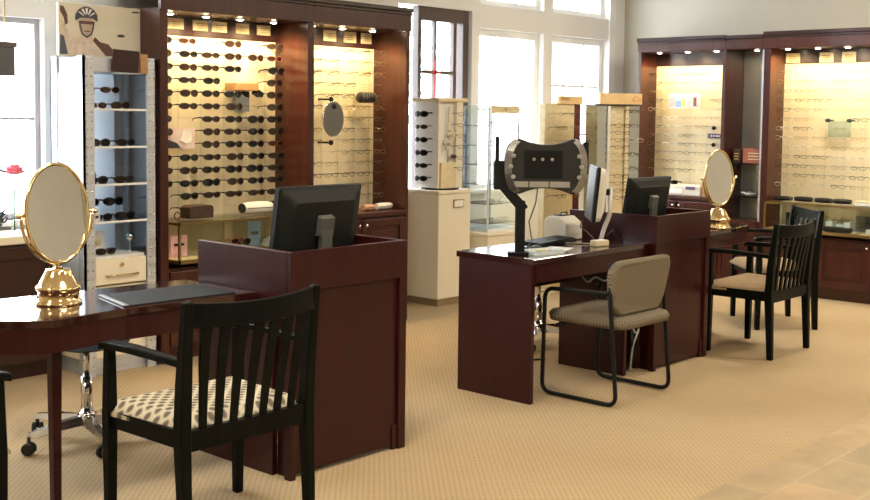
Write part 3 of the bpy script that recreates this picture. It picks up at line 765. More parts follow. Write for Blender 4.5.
# ------------------------------------------------------------------ sunglasses tower (aluminium) at the left
x0, x1, y0, y1 = 3.335, 3.805, 5.60, 5.95
t = thing('display_tower', 'tall riveted aluminium tower with glass shelves of sunglasses', 'display tower', (3.57, 5.775, 0))
for (px, py, sx, sy) in ((x0, y0, 1, 1), (x1, y0, -1, 1), (x0, y1, 1, -1), (x1, y1, -1, -1)):
    m = MB(); w = .066
    m.box(min(px, px+sx*w), max(px, px+sx*w), min(py, py+sy*.012), max(py, py+sy*.012), .0, 1.79)
    m.box(min(px, px+sx*.012), max(px, px+sx*.012), min(py, py+sy*w), max(py, py+sy*w), .0, 1.79)
    if sy > 0:
        m.cur = 1
        for k in range(36):
            for q in (.018, .048): m.lathe([(.006, -.004), (.004, -.006), (0, -.0065)], 7, (px+sx*q, py+.004, .06+k*.049), 'y')
    m.build('corner_post', ['aluminium', 'chrome'], t)
B(x0+.0125, x1-.0125, y0+.0125, y1-.0125, 1.70, 1.785).build('top_cap', 'aluminium', t, bevel=.004)
B(x0+.005, x1-.005, y0+.03, y1-.005, .09, .50).build('plinth', 'cream_laminate', t, bevel=.004)
B(x0+.02, x1-.02, y0+.04, y1-.02, 0, .09).build('kick', 'aluminium', t)
d = B(x0+.07, x1-.07, y0+.008, y0+.030, .51, .655).build('drawer', 'cream_laminate', t, bevel=.004)
MB().lathe([(.013, 0), (.013, -.006), (.009, -.008), (0, -.008)], 16, (3.57, y0+.008, .618), 'y').build('lock', 'brass', d)
MB().tube([(3.47, y0+.008, .562), (3.47, y0-.012, .562), (3.67, y0-.012, .562), (3.67, y0+.008, .562)], .005, 8).build('handle', 'brass', d)
B(x0+.07, x1-.07, y0+.03, y1-.01, .655, .67).build('case_floor', 'white_paint', t)
for z in (.86, 1.07, 1.28, 1.49): B(x0+.0665, x1-.0665, y0+.0015, y0+.0035, z-.002, z+.010).build('shelf_edge', 'white_paint', B(x0+.013, x1-.013, y0+.012, y1-.013, z, z+.008).build('glass_shelf', 'shelf_glass', t))
B(x0+.004, x0+.010, y0+.066, y1-.066, .5, 1.70).build('side_glass', 'frosted', t)
B(x1-.010, x1-.004, y0+.066, y1-.066, .5, 1.70).build('side_glass', 'acrylic', t)
B(x0+.066, x1-.066, y0+.004, y0+.008, .67, 1.70).build('door_glass', 'clear_glass', t)
B(x0+.066, x1-.066, y1-.012, y1-.006, .5, 1.70).build('back_panel', 'frosted', t)
# things on its shelves
def tglass(i, x, y, z, rz, label, pr=None):
    return glasses('s', i, (x, y, z+.0205), rz, label, 'sunglasses in the aluminium tower')
for k, (i, x, y, z, w) in enumerate(((3, 3.47, 5.68, 1.498, 'reddish sunglasses at the near side of the topmost tower shelf'), (1, 3.64, 5.70, 1.498, 'brown sunglasses at the cabinet side of the topmost tower shelf'),
        (4, 3.48, 5.67, 1.288, 'large black sunglasses at the near side, second tower shelf down'), (0, 3.66, 5.68, 1.288, 'black sunglasses at the cabinet side, second tower shelf down'),
        (4, 3.46, 5.67, 1.078, 'large black sunglasses at the near side, third tower shelf down'), (2, 3.64, 5.67, 1.078, 'brown lensed black sunglasses at the cabinet side, third tower shelf down'),
        (0, 3.49, 5.67, .868, 'black sunglasses in front on the lowest glass tower shelf'), (4, 3.65, 5.68, .868, 'large black sunglasses at the cabinet side, lowest glass tower shelf'),
        (2, 3.52, 5.68, .67, 'brown lensed black sunglasses on the white tower floor'))):
    tglass(i, x, y, z, random.uniform(-.2, .2), w)
def riser(x, y, z, h, label, i, lab2):
    solo('acrylic_stand', B(x-.05, x+.05, y-.01, y+.12, z, z+h), 'acrylic', label, 'stand', (x, y+.05, z))
    tglass(i, x, y, z+h, random.uniform(-.1, .1), lab2)
riser(3.49, 5.80, .868, .075, 'clear block behind the front sunglasses, lowest glass tower shelf', 0, 'black sunglasses raised on a clear block, lowest glass tower shelf')
riser(3.65, 5.80, .868, .075, 'clear block at the cabinet side of the lowest glass tower shelf', 4, 'large black sunglasses raised at the cabinet side, lowest glass tower shelf')
riser(3.47, 5.80, 1.498, .09, 'clear block at the near side of the topmost tower shelf', 1, 'brown sunglasses raised at the near side, topmost tower shelf')
riser(3.64, 5.81, 1.498, .09, 'clear block at the cabinet side of the topmost tower shelf', 3, 'reddish sunglasses raised at the cabinet side, topmost tower shelf')
t = thing('glasses_case', 'brown arched glasses case on the third tower shelf', 'glasses case', (3.46, 5.83, 1.078))
MB().prism([(3.39, 1.0785), (3.53, 1.0785), (3.53, 1.12)]+[(3.46+.07*math.cos(math.radians(a)), 1.12+.045*math.sin(math.radians(a))) for a in range(20, 161, 20)]+[(3.39, 1.12)], 5.80, 5.86, 'y').build('shell', 'brown_leather', t)
B(3.388, 3.532, 5.797, 5.80, 1.115, 1.119).build('seam', 'ink', t)
def tag_card(x, y, z, w, h, m, label, ln='ink'):
    t = thing('small_card', label, 'card', (x, y, z))
    B(x-w/2, x+w/2, y, y+.004, z, z+h).build('card', m, t); B(x-w*.3, x+w*.3, y-.002, y, z+h*.35, z+h*.65).build('print', ln, t)
    B(x-w/3, x+w/3, y+.004, y+.03, z, z+.003).build('foot', m, t)
tag_card(3.43, 5.64, .8685, .05, .05, 'card_white', 'small white tag on the lowest glass tower shelf')
tag_card(3.50, 5.76, .6705, .11, .13, 'card_white', 'white card standing on the tower floor', 'card_cream')
t = thing('figurine', 'small golden ornament on the tower floor', 'ornament', (3.44, 5.70, .6705))
MB().lathe([(.022, 0), (.022, .008), (.008, .016), (.008, .04)], 14, (3.44, 5.70, .6706)).build('stand', 'brass', t)
MB().ball((3.44, 5.70, .735), .026, .018, .03).ball((3.44, 5.70, .78), .014).build('figure', 'dull_brass', t)
t = thing('mirror_knob', 'small round chrome ornament at the cabinet side of the tower floor', 'ornament', (3.70, 5.72, .6705))
MB().lathe([(.018, 0), (.018, .006), (.005, .012), (.005, .07)], 14, (3.70, 5.72, .6706)).build('stand', 'chrome', t); MB().ball((3.70, 5.72, .76), .024).build('ball', 'chrome', t)
t.name = 'chrome_ornament'
mat('dark_plate', (.030, .009, .009), None, .5)
# dark plate leaning against the top rail and a tan block
t = thing('name_plate', 'dark brown plate leaning at the top of the aluminium tower', 'sign', (3.61, 5.59, 1.68))
MB().obox((3.592, 5.585, 1.765), .172, .008, .125, 0, .06, .04).build('plate', 'dark_plate', t, bevel=.002)
B(3.52, 3.68, 5.578, 5.60, 1.695, 1.701).build('ledge', 'aluminium', t)
solo('wooden_block', B(3.69, 3.735, 5.582, 5.60, 1.70, 1.81), 'wood_tan', 'tan wooden strip beside the dark plate on the tower', 'block', (3.725, 5.59, 1.68))

# advertising board standing on the tower
t = thing('advertising_board', 'cream advertising board with a helmeted cyclist above the tower', 'sign', (3.57, 5.80, 1.79))
B(3.305, 3.832, 5.80, 5.825, 1.791, 2.085).build('board', 'poster_cream', t, bevel=.003)
Yp = 5.80
PQ = lambda p: (3.50+(p[0]-3.50)*.86-.022, 1.935+(p[1]-1.935)*.86+.030) if p[1] > 1.81 else p
def patch(poly, nm, m, lay, par=None):
    if max(p[0] for p in poly) < 3.69: poly = [PQ(p) for p in poly]
    return MB().prism(poly, Yp-.0012*lay, Yp-.0012*(lay-1), 'y').build(nm, m, par or t)
patch([(3.31, 1.80), (3.46, 1.80), (3.62, 1.80), (3.56, 1.85), (3.50, 1.875), (3.44, 1.86), (3.36, 1.90), (3.33, 1.96), (3.31, 1.97)], 'printed_jersey', 'print_jersey', 1)
patch([(3.31, 2.055), (3.335, 2.05), (3.36, 2.00), (3.365, 1.945), (3.345, 1.93), (3.335, 1.98), (3.31, 2.02)], 'printed_arm', 'print_brown', 2)
patch([(3.31, 1.80), (3.36, 1.80), (3.335, 1.86), (3.31, 1.87)], 'printed_shade', 'print_navy', 2)
patch([(3.56, 1.865), (3.60, 1.832), (3.66, 1.822), (3.68, 1.802), (3.60, 1.80), (3.545, 1.84)], 'printed_strap', 'print_brown', 2)
face = patch([(3.50+.055*math.cos(2*PI*k/20), 1.935+.068*math.sin(2*PI*k/20)) for k in range(20)], 'printed_face', 'print_skin', 2)
patch([(3.45, 1.945), (3.555, 1.945), (3.56, 1.965), (3.445, 1.965)], 'printed_eye_line', 'print_brown', 3)
patch([(3.48, 1.895), (3.525, 1.895), (3.52, 1.902), (3.485, 1.902)], 'printed_mouth', 'print_brown', 3)
m = MB()
for s in (-1, 1): m.prism([PQ(p) for p in [(3.50+s*.060, 1.965), (3.50+s*.050, 1.965), (3.50+s*.030, 1.885), (3.50, 1.868), (3.50, 1.855), (3.50+s*.038, 1.878)]], Yp-.0048, Yp-.0036, 'y')
m.build('printed_chin_strap', 'print_navy', t)
hel = patch([(3.42, 1.965)]+[(3.50+.085*math.cos(math.radians(a)), 1.975+.085*math.sin(math.radians(a))) for a in range(170, 5, -15)]+[(3.58, 1.965), (3.54, 1.985), (3.46, 1.985)], 'printed_helmet', 'print_navy', 3)
m = MB()
for a in (-50, -25, 0, 25, 50):
    c, s_ = math.sin(math.radians(a)), math.cos(math.radians(a))
    m.prism([PQ(p) for p in [(3.50+.03*c-.004, 1.98+.03*s_), (3.50+.03*c+.004, 1.98+.03*s_), (3.50+.075*c+.009, 1.975+.075*s_), (3.50+.075*c-.009, 1.975+.075*s_)]], Yp-.0048, Yp-.0036, 'y')
m.build('printed_vent', 'card_white', t)
patch([(3.70+.026*math.cos(2*PI*k/16), 1.92+.009*math.sin(2*PI*k/16)) for k in range(16)], 'printed_emblem', 'grey_plastic', 1)
patch([(3.775, 2.058), (3.822, 2.058), (3.822, 2.066), (3.775, 2.066)], 'printed_mark', 'ink', 1)

# ------------------------------------------------------------------ sideboard, flower, plant, hanging sign
t = thing('sideboard', 'dark wooden sideboard with a pale top under the window', 'cabinet', (2.45, 5.98, 0))
m = B(1.65, 3.29, 5.82, 6.13, .08, .755); m.box(1.65, 3.29, 5.86, 6.13, 0, .08); m.build('body', 'cabinet_dark', t)
B(1.63, 3.30, 5.80, 6.14, .755, .80).build('top', 'cream_laminate', t, bevel=.004)
for k in range(3):
    a = 1.66+.543*k; b = a+.535
    m = B(a, b, 5.806, 5.82, .10, .74)
    for q in ((a, a+.06, .10, .74), (b-.06, b, .10, .74), (a+.06, b-.06, .10, .17), (a+.06, b-.06, .67, .74)): m.box(q[0], q[1], 5.796, 5.806, q[2], q[3])
    d = m.build('door', 'cabinet_dark', t, bevel=.003)
    MB().ball((b-.03, 5.788, .62), .011).build('knob', 'brass', d)
t = thing('vase', 'slim clear glass vase holding a pink flower', 'vase', (3.11, 5.95, .80))
MB().lathe([(.028, 0), (.022, .004), (.016, .06), (.018, .17), (.028, .26), (.024, .26), (.014, .17), (.012, .06), (.014, .012), (0, .010)], 18, (3.11, 5.95, .8005)).build('body', 'acrylic', t)
t = thing('flower', 'pink flower standing in the slim clear vase', 'flower', (3.11, 5.95, .815))
MB().tube([(3.11, 5.95, .815), (3.112, 5.95, 1.0), (3.11, 5.948, 1.125)], .004, 6).build('stem', 'stem_green', t)
m = MB()
for ringn, rad, tilt in ((6, .035, .35), (9, .062, .75), (11, .075, 1.15)):
    rad *= .62
    for k in range(ringn):
        a = 2*PI*k/ringn+rad*30; cx, cy = 3.11+rad*.55*math.cos(a), 5.945+rad*.55*math.sin(a)
        M = Matrix.Translation((cx, cy, 1.125+.025*math.cos(tilt))) @ Matrix.Rotation(a, 4, 'Z') @ Matrix.Rotation(tilt, 4, 'Y')
        b = MB().ball((0, 0, .014), .007, .020, .026, 8, 6); m.add([M @ v for v in b.v], b.f, True)
m.build('blossom', 'pink_petal', t)
m = MB()
for k, (a, tl) in enumerate(((PI, 1.3), (2.6, 1.2), (3.6, 1.25))):
    M = Matrix.Translation((3.05, 5.95, 1.145)) @ Matrix.Rotation(a, 4, 'Z') @ Matrix.Rotation(tl, 4, 'Y')
    b = MB().ball((0, 0, .035), .006, .022, .045, 8, 6); m.add([M @ v for v in b.v], b.f, True)
m.build('leaf', 'green_leaf', t)
t = thing('leafy_plant', 'low dark green plant on the sideboard beside the vase', 'plant', (2.90, 5.96, .80))
MB().lathe([(.09, 0), (.13, .06), (.12, .06), (.085, .01)], 20, (2.90, 5.96, .8005)).build('bowl', 'black_plastic', t)
m = MB(); rnd = random.Random(3)
for k in range(300):
    a = rnd.uniform(0, 2*PI); e = rnd.uniform(.0, 1.35); R_ = rnd.uniform(.10, .21)
    p = (2.93+R_*.80*math.cos(a)*math.cos(e)*.85, 5.96+R_*.55*math.sin(a)*math.cos(e), .855+R_*.55*math.sin(e))
    M = Matrix.Translation(p) @ Matrix.Rotation(a, 4, 'Z') @ Matrix.Rotation(rnd.uniform(.2, 1.6), 4, 'Y')
    L = rnd.uniform(.03, .05); w = L*.35
    m.add([M @ Vector(v) for v in ((0, 0, 0), (.003, w, L*.5), (0, 0, L), (.003, -w, L*.5), (.01, 0, L*.5))], [(0, 1, 4), (1, 2, 4), (2, 3, 4), (3, 0, 4)])
m.build('foliage', 'green_leaf', t)
t = thing('hanging_sign', 'small dark sign hanging by a cord in the grey window', 'sign', (3.13, 6.05, 1.69))
B(2.90, 3.175, 6.04, 6.06, 1.675, 1.835).build('board', 'grey_plastic', t, bevel=.003)
B(2.89, 3.185, 6.035, 6.065, 1.835, 1.865).build('top_rail', 'window_frame_dark', t)
MB().tube([(3.12, 6.05, 1.865), (3.12, 6.05, 2.6), (3.12, 6.19, 2.62)], .004, 6).build('cord', 'dull_brass', t)

# ------------------------------------------------------------------ freestanding displays by the windows
def pedestal(name, x0, x1, y0, y1, h, label, plate=True, m='cream_laminate'):
    t = thing(name, label, 'pedestal', ((x0+x1)/2, (y0+y1)/2, 0))
    B(x0, x1, y0, y1, .055, h-.03).build('body', m, t, bevel=.004)
    B(x0+.012, x1-.012, y0+.012, y1-.012, 0, .055).build('kick', 'kick_tan', t)
    B(x0-.008, x1+.008, y0-.008, y1+.008, h-.03, h).build('top', m, t, bevel=.005)
    if plate:
        f = B((x0+x1)/2-.02, (x0+x1)/2+.10, y0-.006, y0, h-.14, h-.075).build('label_holder', 'dull_brass', t)
        B((x0+x1)/2-.012, (x0+x1)/2+.092, y0-.008, y0-.006, h-.132, h-.083).build('label', 'card_white', f)
    return t
pedestal('display_pedestal', 6.48, 6.86, 5.80, 6.13, .90, 'tall cream pedestal under the white eyewear display')
solo('turntable', MB().lathe([(.15, 0), (.15, .012), (0, .012)], 28, (6.67, 5.96, .9005)), 'black_plastic', 'thin black turntable plate on the cream pedestal', 'turntable', (6.67, 5.96, .90))
# white display A on the pedestal
t = thing('eyewear_display', 'white eyewear display box standing on the cream pedestal', 'display', (6.66, 5.97, .913))
ax0, ax1, ay0, ay1, az0, az1 = 6.53, 6.80, 5.86, 6.10, .913, 1.585
B(ax0, ax1, ay0+.01, ay1, az0, az1).build('core', 'white_paint', t, bevel=.003)
B(ax0-.03, ax1+.05, ay0-.03, ay1+.01, az1, az1+.028).build('top_board', 'card_cream', t, bevel=.003)
B(ax0, ax0+.02, ay0-.002, ay0+.01, az0, az1).build('corner_strip', 'cream_laminate', t)
B(ax1-.075, ax1, ay0-.02, ay0+.01, az0, az1).build('peg_strip', 'cream_laminate', t)
B(ax1+.03, ax1+.034, ay0-.03, ay1, az0, az1).build('side_shield', 'clear_glass', t)
B(ax0+.02, ax1-.075, ay0-.02, ay0+.01, az0, az0+.20).build('low_step', 'card_cream', t)
t = thing('flower_spray', 'small pale spray on a thin stem in the white display', 'ornament', (6.64, 5.852, 1.114))
MB().tube([(6.64, 5.852, 1.114), (6.637, 5.852, 1.3), (6.645, 5.852, 1.55)], .004, 6).build('stem', 'dull_brass', t)
m = MB()
for k in range(14): m.ball((6.64+random.uniform(-.04, .05), 5.845+random.uniform(-.01, .01), 1.30+random.uniform(-.08, .06)), .016, .012, .02, 8, 5)
m.build('petals', 'poster_cream', t)
solo('dark_disc', MB().ball((6.69, 5.838, 1.16), .035, .012, .016), 'brown_leather', 'small brown oval glasses case in the white display', 'glasses case', (6.69, 5.838, 1.14))
for k in range(6):
    glasses('o', 3 if k % 2 else 2, (6.765, 5.80, 1.49-.085*k), 0, f'{OPT_W[3 if k%2 else 2]} eyeglasses on the white display front, {ORD[k]} from its board', 'eyeglasses on the white display front')
for k, i in enumerate((4, 3, 0, 4, 2, 0)):
    glasses('s', i, (6.465, 5.99, 1.49-.10*k), -PI/2, f'{SUN_W[i]} sunglasses on the white display side, {ORD[k]} from its board', 'sunglasses on the white display side')

# clear acrylic tower B
bx0, bx1, by0, by1 = 6.93, 7.32, 5.68, 5.98
pedestal('display_pedestal', bx0-.02, bx1+.02, by0-.02, by1+.02, .555, 'low cream pedestal under the clear acrylic tower', plate=False)
t = thing('acrylic_tower', 'clear acrylic tower with a small tan header card', 'display tower', ((bx0+bx1)/2, (by0+by1)/2, .556))
m = MB()
for (px, py) in ((bx0, by0), (bx1-.012, by0), (bx0, by1-.012), (bx1-.012, by1-.012)): m.box(px, px+.012, py, py+.012, .556, 1.56)
m.build('corner_edge', 'acrylic_edge', t)
B(bx0+.003, bx0+.008, by0+.012, by1-.012, .557, 1.56).build('side_sheet', 'acrylic', t)
B(bx1-.008, bx1-.003, by0+.012, by1-.012, .557, 1.56).build('side_sheet', 'acrylic', t)
B(bx0+.012, bx1-.012, by1-.008, by1-.003, .557, 1.56).build('back_sheet', 'acrylic', t)
for k in range(6): B(bx0+.009, bx1-.009, by0+.005, by1-.009, .62+.155*k, .626+.155*k).build('shelf', 'shelf_glass', t)
B(bx0+.01, bx1-.01, by0+.005, by1-.009, .557, .58).build('base_plate', 'white_paint', t)
hd = B(bx0+.03, bx1-.02, by0-.004, by0, 1.50, 1.56).build('header_card', 'card_cream', t)
MB().ball((7.13, by0-.005, 1.53), .008, .002, .008).build('printed_dot', 'print_brown', hd)
for k in range(6):
    for q, xx in enumerate((7.03, 7.21)):
        i = (1, 0, 1, 4, 1, 2)[(k+q) % 6]
        glasses('o', i, (xx, 5.74, .646+.155*k), random.uniform(-.2, .2), f'{OPT_W[i]} eyeglasses on the acrylic tower, {ORD[5-k]} shelf, {"window" if q == 0 else "corner"} half', 'eyeglasses on the acrylic tower')

# cream display panel C with a dark red edge
t = thing('eyewear_stand', 'cream eyewear display with tan header and dark red side', 'display tower', (7.95, 5.78, 0))
B(7.69, 8.115, 5.70, 5.76, .02, 1.585).build('body', 'card_cream', t, bevel=.003)
mat('frame_red_dark', (.10, .016, .016), None, .4)
B(8.115, 8.19, 5.69, 5.77, .02, 1.585).build('side_edge', 'frame_red_dark', t)
hd = B(7.86, 8.195, 5.68, 5.70, 1.587, 1.655).build('header_board', 'sign_tan', t)
B(7.86, 8.195, 5.70, 5.76, 1.585, 1.60).build('header_shelf', 'card_cream', t)
B(7.66, 8.22, 5.56, 5.98, 0, .02).build('foot_plate', 'card_cream', t)
m = MB()
for k, w in enumerate((.018, .012, .012, .018, .012)): m.box(7.89+.026*k, 7.89+.026*k+w, 5.678, 5.68, 1.618, 1.642)
m.build('lettering', 'dull_brass', hd)
for k in range(7):
    for q in range(2):
        i = (0, 2, 0, 3, 1, 0, 2)[(k+q) % 7]
        if k in (3, 4): continue
        glasses('o', i, (7.79+.20*q, 5.578, 1.50-.115*k), 0, f'{OPT_W[i]} eyeglasses on the red edged display, {ORD[k]} row, {"window" if q == 0 else "red edge"} side', 'eyeglasses on the red edged display')

# turned tower D with lettered tan header
DX, DY, DR = 7.88, 5.11, -.62
t = thing('display_tower', 'mirrored eyewear tower under a long tan lettered header', 'display tower', (DX, DY, 0), DR)
def loc(x, y, z): return tuple(MX[t] @ Vector((x, y, z)))
def lb(*a): return MB().box(*a)
lb(-.17, .17, -.02, .28, 0, 1.57).build('core', 'card_cream', t, local=True)
lb(-.185, -.105, -.035, -.02, .30, 1.57).build('mirror_strip', 'dark_mirror', t, local=True)
lb(-.173, -.1702, -.02, .28, .30, 1.57).build('mirror_side', 'dark_mirror', t, local=True)
lb(-.100, -.075, -.045, -.02, .30, 1.57).build('light_strip', 'white_paint', t, local=True)
lb(.055, .085, -.04, -.02, .30, 1.57).build('wooden_strip', 'card_cream', t, local=True)
lb(.09, .18, -.03, -.02, .30, 1.57).build('mirror_strip', 'dark_mirror', t, local=True)
lb(-.20, .20, -.05, .30, 0, .30).build('foot', 'cabinet_dark', t, local=True)
lb(-.20, .195, -.045, .29, 1.57, 1.585).build('top_plate', 'grey_plastic', t, local=True)
hd = lb(-.175, .185, -.06, .05, 1.585, 1.672).build('header_board', 'sign_tan', t, local=True)
cu = bpy.data.curves.new('lettering', 'FONT'); cu.body = 'Co'; cu.size = .062; cu.shear = .35; cu.extrude = .0008
tx0 = bpy.data.objects.new('lettering_curve', cu); COL.objects.link(tx0); bpy.context.view_layer.update()
me = bpy.data.meshes.new_from_object(tx0.evaluated_get(bpy.context.evaluated_depsgraph_get())); bpy.data.objects.remove(tx0)
me.materials.clear(); me.materials.append(MAT['orange_ink']); tx = bpy.data.objects.new('lettering', me); COL.objects.link(tx)
tx.location = (.095, -.0615, 1.607); tx.rotation_euler = (PI/2, 0, 0); tx.parent = hd
MAIN = t
for k in range(13):
    for q, xx in enumerate((-.010, .105)):
        if q == 1 and k % 2: continue
        i = (1, 2, 4, 2, 3, 1, 2)[(k*2+q) % 7]
        p = loc(xx, -.150 if q == 0 else -.155, 1.53-.058*k)
        glasses('o', i, p, DR, f'{OPT_W[i]} eyeglasses on the lettered tower, {ORD[k]} in the {"broad middle" if q == 0 else "narrow cabinet side"} column', 'eyeglasses on the lettered tower')

# ------------------------------------------------------------------ counters and tables
def counter(name, x0, x1, y0, y1, h, label):
    t = thing(name, label, 'counter', ((x0+x1)/2, (y0+y1)/2, 0))
    w = .028
    B(x0, x1, y0, y0+w, h-.165, h).build('front_band', 'desk_wood', t, bevel=.002)
    B(x0+w, x1-w, y0+.018, y0+w+.014, .02, h-.165).build('front_panel', 'desk_wood', t)
    m = B(x1-.045, x1, y0+.002, y0+w+.004, 0, h-.165).box(x1-.075, x1-.045, y0+.010, y0+w, .0, .11)
    m.build('stile', 'desk_wood', t, bevel=.002)
    B(x0, x0+.03, y0+.002, y0+w+.012, 0, h-.165).build('stile', 'desk_wood', t, bevel=.002)
    m = MB().prism([(y0+w, .70), (y0+w, h), (y1, h), (y1, 0), (y0+.115, 0), (y0+.115, .70)], x0, x0+w, 'x')
    B(x0+w, x0+.05, y0+w+.014, y0+.115, 0, .70).build('side_recess', 'desk_wood', t)
    m.build('side_panel', 'desk_wood', t, bevel=.002)
    B(x1-w, x1, y0+w, y1, 0, h).build('side_panel', 'desk_wood', t, bevel=.002)
    B(x0+w, x1-w, y0+w+.014, y1-.01, .735, .765).build('work_surface', 'desk_top', t)
    B(x0+.05, x1-w, y1-.06, y1-.04, .30, .735).build('back_panel', 'desk_wood', t)
    return t
counter('reception_counter', 2.965, 3.64, 3.44, 4.06, .935, 'dark wooden counter with a monitor, beside the patterned chair')
counter('reception_counter', 5.735, 6.37, 3.43, 4.05, .915, 'dark wooden counter with a monitor, behind the grey brown chair')

def table_top(t, poly, z0, z1, name='table_top', m='desk_top'):
    return MB().prism(poly, z0, z1).build(name, m, t, bevel=.003)
# near table with a blunt end, joined to the near counter
t = thing('consultation_table', 'glossy dark table with brass mirror and blotter in the foreground', 'table', (2.4, 3.9, 0))
poly = [(2.95, 3.64), (2.36, 3.672), (2.18, 3.655), (2.04, 3.637), (1.97, 3.68), (1.78, 3.87), (1.72, 3.98), (1.74, 4.10), (1.85, 4.20), (2.1, 4.19), (2.95, 4.13)]
table_top(t, poly, .725, .755)
def inset(poly, d):
    c = Vector((sum(p[0] for p in poly)/len(poly), sum(p[1] for p in poly)/len(poly)))
    return [((p[0]-c.x)*(1-d)+c.x, (p[1]-c.y)*(1-d*1.8)+c.y) for p in poly]
o_, i_ = inset(poly, .012), inset(poly, .055)
m = MB(); n = len(poly)
m.add([(p[0], p[1], z) for z in (.635, .725) for p in o_]+[(p[0], p[1], z) for z in (.635, .725) for p in i_],
      [(k, (k+1) % n, (k+1) % n+n, k+n) for k in range(n)]+[(k+2*n, (k+1) % n+2*n, (k+1) % n+3*n, k+3*n) for k in range(n)]+[(k, (k+1) % n, (k+1) % n+2*n, k+2*n) for k in range(n)]+[(k+n, (k+1) % n+n, (k+1) % n+3*n, k+3*n) for k in range(n)])
m.build('apron', 'desk_wood', t)
for (x, y) in ((2.085, 3.715), (1.84, 4.10)):
    MB().post([(x, y, 0, .028, .028), (x, y, .5, .036, .036), (x, y, .725, .040, .040)]).build('leg', 'desk_wood', t)
# middle table with the measuring device
t = thing('device_table', 'dark wooden table with slab ends carrying the eye measuring device', 'table', (5.15, 3.74, 0))
B(4.615, 5.73, 3.475, 4.0, .725, .757).build('table_top', 'desk_top', t, bevel=.003)
B(4.622, 4.652, 3.490, 3.985, 0, .725).build('end_panel', 'desk_wood', t, bevel=.002)
B(5.52, 5.55, 3.50, 3.96, 0, .725).build('end_panel', 'desk_wood', t, bevel=.002)
B(4.652, 5.73, 3.485, 3.505, .628, .725).build('apron', 'desk_wood', t, bevel=.002)
B(4.652, 5.52, 3.93, 3.95, .50, .725).build('back_rail', 'desk_wood', t)
# far table
t = thing('consultation_table', 'dark table with a small brass mirror beyond the second counter', 'table', (6.7, 3.8, 0))
poly = [(6.372, 3.56), (6.90, 3.565), (7.22, 3.60), (7.32, 3.70), (7.33, 3.86), (7.20, 4.0), (6.372, 4.02)]
table_top(t, poly, .725, .755)
table_top(t, inset(poly, .02), .64, .725, 'apron', 'desk_wood')
B(6.38, 7.10, 3.80, 3.83, 0, .64).build('modesty_panel', 'desk_wood', t)
MB().post([(7.16, 3.88, 0, .034, .034), (7.16, 3.88, .64, .045, .045)]).build('leg', 'desk_wood', t)

